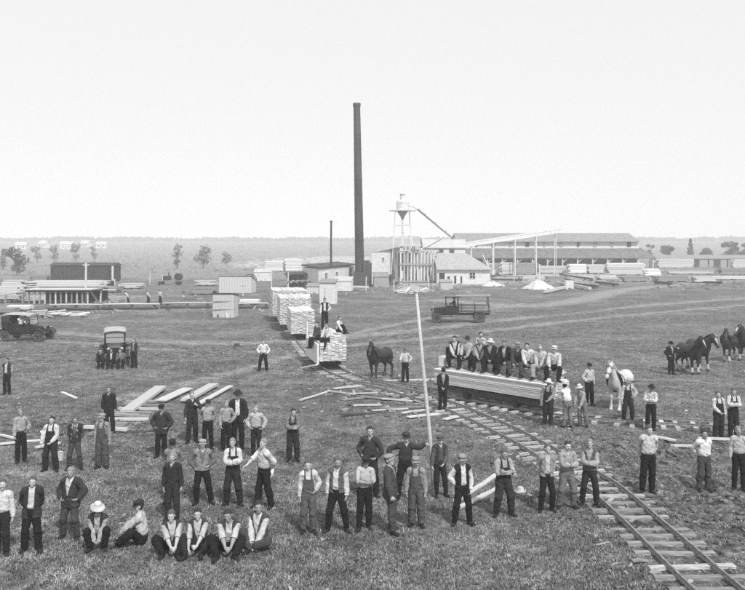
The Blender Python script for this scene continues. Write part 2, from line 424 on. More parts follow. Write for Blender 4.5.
def shed(name, label, c, w, d, hf, hb, rz, wm, rm, cat='shed', over=.35, batt=8, front=True, group=None, th=.14):
    """lean-to shed: front height hf, back height hb"""
    root = thing(name, label, cat, (c[0], c[1], float(terrain(c[0], c[1]))), 0, group)
    A, B, C, D = quad_floor(w, d, rz, (0, 0, 0))
    if front: board_wall(root, A, B, hf, hf, wm, batt)
    board_wall(root, B, C, hf, hb, wm, max(2, int(batt * d / w)))
    board_wall(root, C, D, hb, hb, wm, 0); board_wall(root, D, A, hb, hf, wm, max(2, int(batt * d / w)))
    sl = (hb - hf) / d
    A, B, C, D = quad_floor(w + 2 * over, d + 2 * over, rz, (0, 0, 0))
    roof_slab(root, [A + Vector((0, 0, hf - sl * over + th + .02)), B + Vector((0, 0, hf - sl * over + th + .02)), C + Vector((0, 0, hb + sl * over + th + .02)), D + Vector((0, 0, hb + sl * over + th + .02))], th, rm)
    return root
def gable(name, label, c, w, d, he, hr, rz, wm, rm, cat='building', over=.4, batt=10, z0=None, hip=0.0):
    """ridge along local x; w along x, d deep"""
    root = thing(name, label, cat, (c[0], c[1], float(terrain(c[0], c[1])) if z0 is None else z0), rz)
    A, B, C, D = quad_floor(w, d, 0, (0, 0, 0))
    board_wall(root, A, B, he, he, wm, batt); board_wall(root, C, D, he, he, wm, 0)
    for s, (p, q) in ((1, (B, C)), (-1, (D, A))):
        x = s * w / 2; t = s * .12
        MB().prism([(-d / 2, 0), (d / 2, 0), (d / 2, he), (0, hr if not hip else he), (-d / 2, he)], .12, Matrix(((0, 1, 0), (1, 0, 0), (0, 0, 1))), (x - t / 2, 0, 0)).build('wall', wm, root)
    sl = (hr - he) / (d / 2); xo = w / 2 + over
    for s in (-1, 1):
        e = (d / 2 + over)
        roof_slab(root, [(-xo, s * e, he - sl * over + .16), (xo, s * e, he - sl * over + .16), (xo - hip, 0, hr + .16), (-xo + hip, 0, hr + .16)], .14, rm, 'roof')
    return root

# ---- smoke stack
d0 = base(286)
st = thing('smokestack', 'tall dark steel smokestack rising behind the boiler house', 'smokestack', at_d(360, d0, 0))
prof = [(1.12, 0), (1.10, 2), (1.06, 6)]
n = 12; Hs = 31.2
m_ = MB(); lean = -.55
pts = [(lean * t, 0, Hs * t) for t in np.linspace(0, 1, 26)]
m_.tube(pts, [0.82 - .25 * t for t in np.linspace(0, 1, 26)], 24); m_.build('shaft', STACK, st, smooth=False)
for k in range(1, 12):
    t = k / 12; MB().lathe([(0.82 - .25 * t + .01, -.09), (0.82 - .25 * t + .035, -.07), (0.82 - .25 * t + .035, .07), (0.82 - .25 * t + .01, .09)], 24, (lean * t, 0, Hs * t)).build('seam_ring', STACK, st)
MB().lathe([(.58, -.45), (.65, -.40), (.67, .1), (.62, .16), (.52, .16)], 24, (lean, 0, Hs - .1)).build('rim', STACK, st)
m_ = MB(); m_.box((.15, -.3, 1.2), (2.5, 2.4, 2.4)); m_.box((1.25, -.3, 2.0), (1.5, 2.0, 4.0)); m_.box((1.2, -.3, 4.15), (.9, 1.4, .5)); m_.build('plinth', ROOF_DARK, st)

# thin stove pipe on the boiler house
pd = base(288.0)
sp = thing('stove_pipe', 'thin dark iron pipe standing on the boiler house roof', 'pipe', at_d(331, pd + 1.5, 3.0))
MB().tube([(0, 0, 0), (0, 0, 4), (.04, 0, 8.0)], [.19, .17, .15], 12).build('pipe', STACK, sp)
MB().lathe([(.17, 0), (.40, .02), (.40, .08), (.2, .14)], 12, (0, 0, .15)).build('flashing', ROOF_DARK, sp)
MB().lathe([(.16, 0), (.2, .05), (.2, .25), (.16, .3)], 12, (.04, 0, 7.7)).build('collar', STACK, sp)

# ---- boiler house: near corner at (319, 289.5)
c0 = G(319, 289.5); cr = G(354, 285.2); cl = G(303, 286.2)
bh = thing('boiler_house', 'low whitewashed boiler house with two small windows left of the smokestack', 'building', c0)
r_ = cr - c0; l_ = cl - c0; bk = r_ + l_
w1 = board_wall(bh, (0, 0, 0), r_, 3.25, 3.35, WHITEWASH, 14); w2 = board_wall(bh, l_, (0, 0, 0), 3.25, 3.25, WHITEWASH, 10)
board_wall(bh, r_, bk, 3.35, 3.35, GREYWALL, 0); board_wall(bh, bk, l_, 3.35, 3.25, GREYWALL, 0)
ru = r_.normalized(); lu = l_.normalized(); ov = .45
roof_slab(bh, [-ru * ov - lu * ov + Vector((0, 0, 3.5)), r_ + ru * ov - lu * ov + Vector((0, 0, 3.75)), bk + ru * ov + lu * ov + Vector((0, 0, 3.95)), l_ - ru * ov + lu * ov + Vector((0, 0, 3.7))], .22, ROOF_DARK)
rz = math.atan2(ru.y, ru.x)
for t in (.17, .46): window(bh, r_ * t + Vector((0, 0, 2.05)), .95, .95, rz, m=WHITEWASH)
m_ = MB(); m_.box((0, 0, 0), (1.2, .34, 2.2)); dr = m_.build('door', DARK_IN, bh, r_ * .87 + Vector((0, 0, 1.1)), rz)
MB().box((0, -.19, 0), (.9, .04, 2.0)).build('door_leaf', WOOD_DARK, dr)
MB().box((0, 0, 0), (1.0, .3, .8)).build('hatch', DARK_IN, bh, r_ * .87 + Vector((0, 0, 2.72)), rz)

# dark open fuel shed on its left
q = G(298, 286.8)
fs = thing('fuel_shed', 'dark open-fronted shed left of the boiler house', 'shed', q)
for x in (-1.7, 0.1, 1.5): MB().box((x, -1.2, 1.05), (.16, .16, 2.1)).build('post', WOOD_PALE if x < -1 else WOOD_DARK, fs)
MB().box((0, 1.3, 1.1), (3.6, .12, 2.2)).build('back_wall', ROOF_DARK, fs)
MB().box((-1.85, .1, 1.1), (.12, 2.4, 2.2)).build('side_wall', ROOF_DARK, fs)
roof_slab(fs, [(-2.2, -1.6, 2.2), (1.9, -1.6, 2.25), (1.9, 1.6, 2.55), (-2.2, 1.6, 2.5)], .14, ROOF_DARK)

# ---- tall sawmill block: pale left wall, shade of its right side put into grey boards, slatted timber frame
ml = G(371, 284.5); ma = G(390, 283.2); mbk = G(400.5, 279)
sm = thing('sawmill', 'tall pale board sawmill block right of the smokestack', 'building', ml)
a = ma - ml; b = mbk - ml
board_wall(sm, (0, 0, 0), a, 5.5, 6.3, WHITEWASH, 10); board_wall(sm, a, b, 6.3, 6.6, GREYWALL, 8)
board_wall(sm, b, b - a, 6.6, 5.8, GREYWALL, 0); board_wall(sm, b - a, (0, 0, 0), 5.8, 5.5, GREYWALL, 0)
roof_slab(sm, [(-.5, -.5, 5.68), (a.x + .4, a.y - .6, 6.58), (b.x + .5, b.y + .3, 6.88), (b.x - a.x - .3, b.y - a.y + .4, 5.98)], .18, ROOF_PALE)
md = (b - a).normalized(); rz2 = math.atan2(md.y, md.x)
for t, z, w_, h_ in ((.5, 4.6, 2.6, 1.6), (.3, 1.2, 2.2, 2.0)): window(sm, a + (b - a) * t + Vector((0, 0, z)), w_, h_, rz2, m=WOOD_GREY)
for z, t in ((4.4, .6),): window(sm, a * t + Vector((0, 0, z)), .7, .7, math.atan2(a.y, a.x), m=WHITEWASH)
MB().box((a.x * .93, a.y * .93 - .12, .8), (1.5, .25, 1.6), math.atan2(a.y, a.x)).build('door', DARK_IN, sm)

fr0 = G(401, 283.5); fr1 = G(437.5, 283)
tf = thing('sorting_tower', 'open frame of upright pale timbers with a cross rail beside the sawmill', 'frame', fr0)
L = fr1 - fr0; nP = 12
hts = [6.9, 6.6, 7.0, 6.4, 6.8, 6.2, 6.5, 5.6, 6.0, 6.1, 5.7, 6.0]
for k in range(nP):
    p = L * (k / (nP - 1)); h = hts[k] if k < len(hts) else 6
    MB().beam(p, p + Vector((random.uniform(-.12, .12), 0, h)), .26, .22).build('post', WOOD_PALE if k % 3 else WHITEWASH, tf)
for z, w_ in ((3.55, .34), (6.05, .2), (.4, .25)):
    MB().beam(Vector((-.3, -.26, z)), L + Vector((.3, -.26, z - .1)), .16, w_).build('rail', WOOD_PALE if z > 5 else WOOD_GREY, tf)
bw_ = MB().box(L / 2 + Vector((-.6, 3.2, 2.8)), (L.length * .92, .15, 5.6)).build('back_wall', GREYWALL, tf)
for k in range(9):
    p = L * ((k + .4) / 9); z = random.choice((1.6, 2.6, 4.6))
    MB().box(p + Vector((0, .25, z)), (.5, .1, random.uniform(1.2, 2.8))).build('panel', random.choice((WHITEWASH, WOOD_PALE, GREYWALL)), tf)
roof_slab(tf, [(-.6, -.4, 6.95), (L.x * .55, -.4, 6.95), (L.x * .55, 3.6, 7.2), (-.6, 3.6, 7.2)], .15, ROOF_PALE)

# ---- cyclone collector on its slender tower
cd = 150.0
cy = thing('cyclone_tower', 'pale sheet metal dust cyclone on a slender tower above the sawmill', 'tower', at_d(402.5, cd, 0))
zc = lambda py: zat(py, cd)
MB().lathe([(1.15, zc(210)), (1.15, zc(202)), (.95, zc(200.5)), (.45, zc(200)), (.45, zc(194.5)), (.62, zc(194.2)), (.55, zc(193.2)), (.05, zc(192.5))], 20).build('drum', GALV, cy, smooth=False)
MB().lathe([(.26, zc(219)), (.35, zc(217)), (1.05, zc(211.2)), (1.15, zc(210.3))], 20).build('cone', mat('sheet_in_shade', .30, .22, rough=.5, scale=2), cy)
MB().tube([(0, 0, zc(218.5)), (.05, 0, zc(230)), (-.1, 0, zc(248))], .20, 10).build('down_pipe', GALV, cy)
m_ = MB(); m_.box((0, 0, zc(210.6)), (4.9, 3.2, .12)); m_.build('platform', WHITEWASH, cy)
for sx in (-1, 1):
    for sy in (-1, 1): MB().beam((sx * 1.3, sy * 1.2, zc(210.8)), (sx * 2.3, sy * 1.9, 0), .15, .15).build('leg', WHITEWASH, cy)
for z in (zc(225), zc(238)):
    t = 1 - z / zc(210.8); x = 1.3 + 1.0 * t; y = 1.2 + .7 * t
    for sy in (-1, 1): MB().beam((-x, sy * y, z), (x, sy * y, z), .09, .09).build('brace', WHITEWASH, cy)
for sx in (-1, 1): MB().beam((sx * 2.4, -1.5, zc(210.4)), (sx * 2.4, -1.5, zc(206)), .07, .07).build('railing_post', WHITEWASH, cy)
MB().tube([(1.1, 0, zc(205)), (2.1, .2, zc(206)), (2.75, .4, zc(209))], .26, 10).build('elbow', GALV, cy)
pp = thing('blower_pipe', 'long dark pipe sloping down from the cyclone to the long shed', 'pipe', at_d(417.5, 150.5, 0))
e = at_d(463, 188, zat(246, 188)) - at_d(417.5, 150.5, 0)
MB().tube([(0, 0, zat(209, 150)), Vector((0, 0, zat(209, 150))).lerp(e, .5) + Vector((0, 0, -.15)), e], .20, 10).build('pipe', mat('dull_sheet', .36, .24, rough=.5, scale=2), pp)
for t in (.12, .34, .56, .78):
    p = Vector((0, 0, zat(209, 150))).lerp(e, t); MB().tube([p - (e - p).normalized() * .12, p + (e - p).normalized() * .12], .24, 10).build('joint_band', MATS['dull_sheet'], pp)
MB().beam(Vector((0, 0, zat(209, 150))).lerp(e, .62), Vector((e.x * .62, e.y * .62, 0)), .18, .18).build('prop', WOOD_PALE, pp)

# ---- building with pale roof behind, and low lean-to office with window
g1 = gable('planing_mill', 'pale planing mill with bright roof behind the timber frame', at_d(443, 172), 8.6, 8, 6.6, 8.2, 0, WHITEWASH, ROOF_PALE, hip=.0)
MB().box((-4.75, -2.0, 7.5), (.16, 4.6, .5), M=Matrix.Rotation(R(21), 3, 'X')).build('dark_verge', ROOF_DARK, g1)
for x in (-.8, 1.5): window(g1, (x, -4.05, 5.7), .8, .9, 0, m=WOOD_DARK)
of = thing('mill_office', 'low white lean-to with one dark square window and pale sloping roof', 'building', G(463.5, 284))
w_ = 9.4
board_wall(of, (-w_ / 2, 0, 0), (w_ / 2, 0, 0), 2.75, 2.75, WHITEWASH, 16); board_wall(of, (w_ / 2, 0, 0), (w_ / 2 - .3, 6.5, 0), 2.75, 5.2, WHITEWASH, 10)
board_wall(of, (-w_ / 2, 6.5, 0), (-w_ / 2, 0, 0), 5.2, 2.75, WHITEWASH, 0)
roof_slab(of, [(-w_ / 2 - .2, -.6, 2.72), (w_ / 2 + .5, -.6, 2.72), (w_ / 2 - 3.4, 6.6, 5.5), (-w_ / 2 - .2, 6.6, 5.6)], .16, mat('office_shingles', .40, .28, scale=2.5, bump=.4))
window(of, (1.6, -.02, 1.55), 1.0, 1.05, 0, m=WHITEWASH)
for x, w2, h2 in ((-3.9, 1.0, 1.9), (-2.7, .4, 1.3), (-1.5, .35, 1.4), (-.4, .3, 1.3)):
    o = MB().box((x, 0, h2 / 2 + .1), (w2, .22, h2)).build('door' if w2 > .5 else 'slot', DARK_IN, of)

# ---- long lumber shed with raised clerestory roof
D1 = 214.0; xl = (457 - CX) * D1 / FPX; xr = (655 - CX) * D1 / FPX; W1 = xr - xl
ls = thing('lumber_shed', 'long open lumber shed with raised clerestory roof', 'shed', ((xl + xr) / 2, D1, 0))
he, hm, hk, ht = zat(257.5, D1), zat(248, D1 + 6), zat(241.5, D1 + 6), zat(233, D1 + 12)
dep = 26.0; rid = 0
roof_slab(ls, [(-W1 / 2 + 3, -1, he), (W1 / 2, -1, he), (W1 / 2 - 1.4, 6.4, hm), (-W1 / 2 + 2, 6.4, hm)], .25, mat('shed_roofing', .17, .11, scale=.9, bump=.3, stretch=(1, .3, 1)), 'lower_roof')
roof_slab(ls, [(W1 / 2, dep, he), (-W1 / 2 + 3, dep, he), (-W1 / 2 + 2, 18, hm), (W1 / 2 - 1.4, 18, hm)], .25, mat('shed_roofing', .17, .11, scale=.9, bump=.3, stretch=(1, .3, 1)), 'lower_roof')
roof_slab(ls, [(-W1 / 2, 5.2, hk + .1), (W1 / 2 - 2.2, 5.2, hk + .1), (W1 / 2 - 3.2, 12, ht), (-W1 / 2 + .4, 12, ht)], .22, ROOF_GREY, 'upper_roof')
roof_slab(ls, [(W1 / 2 - 2.2, 19, hk + .1), (-W1 / 2, 19, hk + .1), (-W1 / 2 + .4, 12.01, ht), (W1 / 2 - 3.2, 12.01, ht)], .22, ROOF_GREY, 'upper_roof')
board_wall(ls, (-W1 / 2 + 2, 6.2, 0), (W1 / 2 - 2.4, 6.2, 0), hk - .02, hk - .02, WHITEWASH, 0, 'clerestory_wall')
k = 0
for x in np.linspace(-W1 / 2 + 6, W1 / 2 - 5, 10):
    MB().box((x, 6.05, (hm + hk) / 2 + .1), (1.0 if k % 2 else .6, .3, (hk - hm) * .62)).build('louvre', GREYWALL if k % 3 else DARK_IN, ls); k += 1
for x in np.linspace(-W1 / 2 + 4, W1 / 2 - .8, 13):
    MB().box((x, -.6, he / 2 - .15), (.35, .35, he - .3)).build('post', WOOD_PALE, ls)
    MB().beam((x, -.6, he - 1.4), (x + 1.3, -.6, he - .35), .18, .18).build('knee_brace', WOOD_PALE, ls)
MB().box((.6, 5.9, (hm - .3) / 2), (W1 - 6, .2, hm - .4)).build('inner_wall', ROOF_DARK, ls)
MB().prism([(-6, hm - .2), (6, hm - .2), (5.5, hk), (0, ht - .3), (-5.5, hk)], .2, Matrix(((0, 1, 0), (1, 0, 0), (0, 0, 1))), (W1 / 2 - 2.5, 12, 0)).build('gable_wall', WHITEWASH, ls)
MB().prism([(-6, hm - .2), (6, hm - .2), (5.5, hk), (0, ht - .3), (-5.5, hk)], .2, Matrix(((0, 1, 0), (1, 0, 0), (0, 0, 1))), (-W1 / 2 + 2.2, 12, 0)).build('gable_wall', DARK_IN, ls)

# ---- white conveyor rising across the front of the shed
cv = thing('conveyor', 'long white wooden conveyor trough slanting up in front of the long shed', 'conveyor', at_d(463, 186, 0))
pa = Vector((0, 0, zat(245.5, 186))); pb = at_d(560, 196, zat(231, 196)) - at_d(463, 186, 0)
MB().beam(pa, pb, 1.0, .85).build('trough', WHITEWASH, cv)
for sy in (-.55, .55): MB().beam(pa + Vector((0, sy, .55)), pb + Vector((0, sy, .5)), .1, .3).build('side_board', WHITEWASH, cv)
for t in (.08, .3, .52, .74, .95):
    p = pa.lerp(pb, t)
    for sy in (-.6, .6): MB().beam(p + Vector((0, sy, -.3)), (p.x, p.y + sy * 1.6, 0), .2, .2).build('trestle_leg', WOOD_PALE, cv)
    MB().beam(p + Vector((0, -.8, -p.z * .45)), p + Vector((0, .8, -p.z * .45)), .14, .14).build('trestle_brace', WOOD_PALE, cv)

# ---- low far sheds on the right with dark doorways
D2 = 262.0
for k, (pxa, pxb, door, lab) in enumerate([(655, 682, (673,), 'low grey shed next to the right end of the long lumber shed'), (683, 708, (696,), 'low grey shed under the pointed spruce'),
                                          (709, 727, (717,), 'narrow low grey shed between two wider ones on the far right'), (728, 758, (737,), 'low grey shed cut by the right edge')]):
    xa, xb = (pxa - CX) * D2 / FPX, (pxb - CX) * D2 / FPX
    r = shed('low_shed', lab, ((xa + xb) / 2, D2 + 3), xb - xa - .3, 6, 2.9, 3.9, 0, GREYWALL, ROOF_GREY, group='low sheds on the far right', batt=10)
    for px in door:
        MB().box(((px - CX) * D2 / FPX - (xa + xb) / 2, -2.98, 1.35), (2.2, .3, 2.5)).build('doorway', DARK_IN, r)
        MB().box(((px - CX) * D2 / FPX - (xa + xb) / 2, -3.1, 2.72), (2.7, .35, .2)).build('lintel', WOOD_DARK, r)

# ---- small huts in the yard
h1 = shed('hut', 'small pale board hut on short legs at left of the lumber piles', (G(224, 317.5).x, G(224, 317.5).y + .8), 1.95, 1.5, 2.15, 1.95, R(-4), WOOD_PALE, ROOF_DARK, cat='hut', over=.12, batt=7, th=.1)
MB().box((-.55, -.85, .15), (.12, .12, .3)).build('leg', WOOD_DARK, h1); MB().box((.35, -.9, .12), (.25, .2, .5)).build('step', WOOD_NEW, h1)
for z in (.75, 1.5): MB().box((0, -.83, z), (1.96, .06, .05)).build('batten', WOOD_GREY, h1)
h2 = shed('hut', 'wide pale lean-to hut standing behind the small hut', (G(236, 293).x, G(236, 293).y + 1.4), 4.7, 2.6, 2.35, 1.7, R(-7), WOOD_PALE, ROOF_GREY, cat='hut', over=.15, batt=12, th=.1)
h3 = shed('privy', 'narrow pale privy with sloping roof in front of the boiler house', (G(328, 304).x, G(328, 304).y + .8), 1.7, 1.5, 2.45, 2.75, R(-9), WHITEWASH, WOOD_GREY, cat='hut', over=.18, batt=7, th=.09)
MB().box((.05, -.86, 1.05), (.75, .08, 1.9)).build('door', WOOD_PALE, h3)
for px, w_, h_, lab in ((275.5, 4.6, 3.0, 'left of two white lumber stacks far behind the tram cars'), (294, 4.4, 3.4, 'right of two white lumber stacks far behind the dark fuel shed')):
    p = G(px, 272); r = thing('lumber_stack', lab, 'lumber', p, R(random.uniform(-5, 5)), 'far lumber stacks')
    m_ = MB(); z = .3
    while z < h_:
        for i in range(6): m_.box((random.uniform(-.1, .1), -1.5 + i * .6, z + .12), (w_ + random.uniform(-.2, .2), .55, .24))
        z += .27
    o = m_.build('boards', LUMBER, r); toned(o.data); o['kind'] = 'stuff'
    for x in (-1.5, 0, 1.5): MB().box((x, 0, .15), (.25, 3.4, .3)).build('bearer', WOOD_DARK, r)

# ---- left: boxcar, platform of the loading dock, ramps and piles
bd = base(286.5); x0, x1 = (49 - CX) * bd / FPX, (117 - CX) * bd / FPX
bc = thing('boxcar', 'dark railway boxcar standing beyond the loading dock', 'boxcar', ((x0 + x1) / 2, bd + 1.4, 0), R(-3))
Lb = x1 - x0 - .4
for i, x in enumerate(np.linspace(-Lb / 2, Lb / 2, 25)[:-1]):
    MB().box((x + Lb / 48, -1.35, 2.25), (Lb / 24 - .025, .08, 2.5 + 0)).build('side_board', BOXCAR, bc)
m_ = MB(); m_.box((0, .04, 2.25), (Lb - .02, 2.62, 2.5)); m_.build('body', BOXCAR, bc)
MB().prism([(-1.55, 3.55), (1.55, 3.55), (1.5, 3.66), (0, 3.98), (-1.5, 3.66)], Lb + .3, Matrix(((0, 1, 0), (1, 0, 0), (0, 0, 1)))).build('roof', ROOF_DARK, bc)
MB().box((0, 0, 4.03), (Lb, .5, .08)).build('roof_walk', WOOD_GREY, bc)
dr = MB().box((-.1, -1.44, 2.2), (1.7, .09, 2.35)).build('door', BOXCAR, bc)
MB().box((.6, -1.50, 2.2), (.12, .06, .5)).build('handle', IRON, dr)
MB().box((Lb / 2 - .35, -1.43, 2.25), (.34, .10, 2.5)).build('corner_post', WOOD_PALE, bc)
for x in (-Lb / 2 + .2, Lb / 2 - .9):
    for k in range(5): MB().box((x, -1.47, 1.3 + k * .45), (.4, .05, .05)).build('ladder_rung', IRON, bc)
for s in (-1, 1):
    tr = MB().box((s * (Lb / 2 - 1.9), 0, .62), (2.2, 1.9, .35)).build('truck', IRON, bc)
    for x in (-.8, .8):
        for y in (-.75, .75): MB().lathe([(.1, -.06), (.42, -.05), (.42, .03), (.46, .06), (.1, .07)], 16, (s * (Lb / 2 - 1.9) + x, y, .46), Matrix.Rotation(R(90), 3, 'X')).build('wheel', IRON, tr)
MB().box((0, 0, .92), (Lb - .2, 2.3, .2)).build('underframe', IRON, bc)
pl = thing('post', 'tall pale post standing in front of the dark boxcar', 'post', G(85.8, 302))
MB().beam((0, 0, 0), (.04, 0, zat(262.5, base(302))), .2, .2).build('shaft', WOOD_PALE, pl)
MB().box((.04, 0, zat(265, base(302))), (.8, .12, .12)).build('crossarm', WOOD_PALE, pl)

# ---- clutter round the mill: lean-tos, posts and small piles
for k, (px, py, w_, d_, hf, hb, rz_, wm, rm, lab) in enumerate([(343, 291, 2.6, 2.0, 1.5, 2.0, -6, WHITEWASH, ROOF_PALE, 'low pale lean-to before the right end of the boiler house'), (381, 287, 2.4, 1.8, 1.7, 2.3, 5, GREYWALL, ROOF_GREY, 'small grey lean-to before the pale sawmill wall'),
        (262, 281, 3.2, 2.4, 1.7, 2.2, 4, WHITEWASH, ROOF_PALE, 'small white shed far behind the cart wheels'), (313, 293.5, 1.6, 1.2, 1.0, 1.3, -8, WOOD_PALE, WOOD_GREY, 'knee-high pale bunker at the near corner of the boiler house'), (446, 290, 1.8, 1.4, 1.2, 1.5, 8, WOOD_PALE, WOOD_GREY, 'small pale bin before the lean-to office')]):
    p = G(px, py); shed('lean_to', lab, (p.x, p.y + d_ / 2), w_, d_, hf, hb, R(rz_), wm, rm, cat='shed', over=.15, batt=6, group='small lean-tos round the mill', th=.08)
for k, (px, py, h, lab) in enumerate([(288.5, 288, 2.6, 'pale post left of the dark fuel shed'), (243, 296, 1.7, 'short pale post by the wide hut'), (271.5, 290, 2.9, 'pale post behind the rearmost tram load'), (366, 291, 2.2, 'pale post before the foot of the smokestack'), (394, 293, 2.0, 'pale post beside the heap of slabs'), (429, 292, 2.4, 'pale post before the right end of the sorting tower'), (150, 284, 2.4, 'pale post left of the flat wagon'), (514, 283, 2.2, 'pale post among the timbers before the long shed'), (115, 289, 1.6, 'short post right of the boxcar')]):
    o = thing('post', lab, 'post', G(px, py), 0, 'posts standing about the mill'); MB().beam((0, 0, -.05), (random.uniform(-.1, .1), 0, h), .14, .14).build('shaft', WOOD_PALE, o); MB().box((0, 0, h * .8), (.5, .08, .1)).build('cleat', WOOD_GREY, o)
# ------------------------------------------------------------------ lumber, cars, docks and litter in the yard
def boards(L, W, H, bw=.24, th=.05, gap=.012, jx=.06, z0=0.0, along='x', rnd=random, skew=0.0):
    """a pile of boards laid flat, ends uneven, stacked in layers"""
    m_ = MB(); nW = max(1, int(W / bw)); bw = W / nW; z = z0; k = 0
    sh = 0.0
    while z + th <= z0 + H + 1e-6:
        for i in range(nW):
            if H > .3 and z + 2 * th > z0 + H and rnd.random() < .3: continue        # ragged top layer
            l = L + rnd.uniform(-jx, jx) * 2; o = rnd.uniform(-jx, jx) + skew * (z - z0)
            m_.box((o, -W / 2 + bw * (i + .5) + rnd.uniform(-.012, .012) + sh, z + th / 2), (l, bw - gap, th - .006), rnd.uniform(-.004, .004))
        z += th; k += 1; sh = .6 * sh + rnd.uniform(-.02, .02)
    return m_
def pile(name, label, loc, rz, L, W, H, m=WOOD_NEW, bearer=.18, group=None, th=.06, bw=.24, **kw):
    root = thing(name, label, 'lumber', loc, rz, group)
    o = boards(L, W, H, th=th, bw=bw, z0=bearer, **kw).build('boards', LUM.get(m, m), root); toned(o.data); o['kind'] = 'stuff'
    if bearer:
        for x in np.linspace(-L * .38, L * .38, 3): MB().box((x, 0, bearer / 2), (.16, W * 1.05, bearer - .004)).build('bearer', WOOD_DARK, root)
    return root
def plank(label, a, b, w=.25, th=.05, m=WOOD_PALE, group=None, za=0.0, zb=0.0, name='plank', n=5):
    """a single board with a slightly warped, uneven shape"""
    a, b = Vector(a), Vector(b); d = b - a; L = d.length; rz = math.atan2(d.y, d.x)
    c = (a + b) / 2; z = float(gz(c.x, c.y)); V = []; F = []
    for i in range(n + 1):
        t = i / n; x = (t - .5) * L; e = random.uniform(-.015, .015); zz = za + (zb - za) * t + .02 * math.sin(t * 3.1 + L)
        V += [(x, -w / 2 + e, zz), (x, w / 2 + e, zz), (x, w / 2 + e, zz + th), (x, -w / 2 + e, zz + th)]
    for i in range(n):
        for q in range(4): F.append((i * 4 + q, i * 4 + (q + 1) % 4, i * 4 + 4 + (q + 1) % 4, i * 4 + 4 + q))
    F += [(3, 2, 1, 0), tuple(n * 4 + q for q in range(4))]
    o = MB().add(V, F).build(name, m, None, (c.x, c.y, z + .03), rz); tag(o, label, 'plank', group); return o

def wheel_disc(parent, c, r, w, m=IRON, n=18):
    """flanged cast wheel on an axle along local y"""
    return MB().lathe([(.05, -w * .9), (r * .35, -w * .8), (r * .42, -w * .35), (r * .82, -w * .35), (r * .86, -w * .5), (r, -w * .5), (r, w * .35), (r * 1.12, w * .5), (r * 1.12, w * .62), (r * .8, w * .62), (.05, w * .7)], n, c,
                      Matrix.Rotation(R(90), 3, 'X')).build('wheel', m, parent)
def tram_car(label, c, rz, L=3.4, W=1.25, z=.45, name='lumber_car'):
    root = thing(name, label, 'rail car', c, rz, 'lumber cars on the narrow gauge track')
    for y in (-W / 2 + .2, W / 2 - .2): MB().box((0, y, z - .12), (L, .16, .2)).build('sill', WOOD_DARK, root)
    for x in (-L * .42, -L * .14, L * .14, L * .42): MB().box((x, 0, z + .015), (.2, W, .1)).build('bunk', WOOD_DARK, root)
    for x in (-L * .27, L * .27):
        ax = MB().tube([(x, -.62, .345), (x, .62, .345)], .04, 8).build('axle', IRON, root)
        for s in (-1, 1): wheel_disc(ax, (x, s * .46, .345), .18, .09 * -s)
        for s in (-1, 1): MB().box((x, s * .6, .34), (.26, .12, .2)).build('axle_box', IRON, root)
    for s in (-1, 1): MB().box((s * (L / 2 + .1), 0, z - .12), (.2, .2, .16)).build('coupler', IRON, root)
    return root

# ---- the lumber car with the seated men, on the side track
CAR_C = Vector((5.2, 33.0, 0)); CAR_R = R(-46)
def car_pt(x, y, z): return CAR_C + Matrix.Rotation(CAR_R, 3, 'Z') @ Vector((x, y, z))
tram_car('low lumber car on iron wheels under the load with the row of seated men', CAR_C, CAR_R, L=4.6, W=1.35, z=.62)
ld = thing('lumber_load', 'long stepped load of fresh boards on which a row of men sit', 'lumber', car_pt(0, 0, .69), CAR_R)
o = boards(5.7, 1.5, .68, th=.034, z0=.0, jx=.03).build('lower_tier', LUMBER, ld); toned(o.data); o['kind'] = 'stuff'
o = boards(5.5, .80, .36, th=.036, z0=.685, jx=.10).build('upper_tier', LUMBER, ld); toned(o.data); o['kind'] = 'stuff'
for v_ in o.data.vertices: v_.co.y += .34; v_.co.x -= .05
MB().box((-2.74, .1, .90), (.30, 1.1, .42)).build('end_block', WOOD_NEW, ld)

# ---- loaded tram cars on the main line
def on_track(d):
    i = int(np.argmin(np.abs(TRACK_A[:, 1] - d))); t = TRACK_A[min(i + 2, len(TRACK_A) - 1)] - TRACK_A[max(i - 2, 0)]
    return Vector((TRACK_A[i, 0], TRACK_A[i, 1], 0)), math.atan2(t[1], t[0])
def tram_load(d, label, cl, H, W, L, dz=.53, H2=0):
    p, a = on_track(d)
    tram_car(cl, p, a, L=L * .75, W=1.3)
    r = thing('lumber_load', label, 'lumber', p + Vector((0, 0, dz)), a, 'loads of fresh boards on the tram cars')
    o = boards(L, W, H, th=.04, bw=.2, gap=.006, jx=.03).build('boards', LUMBER, r); toned(o.data); o['kind'] = 'stuff'
    return r, p, a
TR, TRP, TRA = tram_load(44.4, 'square load of fresh boards with men on top, nearest tram car', 'nearest tram car of the row, under the square load with men', 1.0, 1.42, 4.4)
o = boards(4.3, .86, .38, th=.04, bw=.2, gap=.006, z0=1.005, jx=.025).build('upper_tier', LUMBER, TR); toned(o.data); o['kind'] = 'stuff'
for v_ in o.data.vertices: v_.co.y -= .27
MB().box((-.3, .80, .38), (3.9, .10, 1.05)).build('side_board', WOOD_NEW, TR); MB().box((1.4, .82, 1.1), (.24, .08, 1.3)).build('stake', WOOD_NEW, TR)
MB().beam((-2.3, .9, -.15), (-1.3, 1.5, -.42), .16, .08).build('skid', WOOD_PALE, TR)
tram_load(57.8, 'tall white-faced load of boards on the second tram car', 'second tram car from the front, in the shadow under its load', 1.62, 1.62, 4.6)
tram_load(64.8, 'bulky load of boards on the third tram car, behind the white-faced one', 'third tram car of the row, hidden under its bulky load', 2.1, 2.4, 5.2)
tram_load(72.6, 'wide load of boards with uneven top on the rearmost tram car', 'rearmost tram car of the row', 2.3, 3.0, 5.2)
p = G(272, 317)
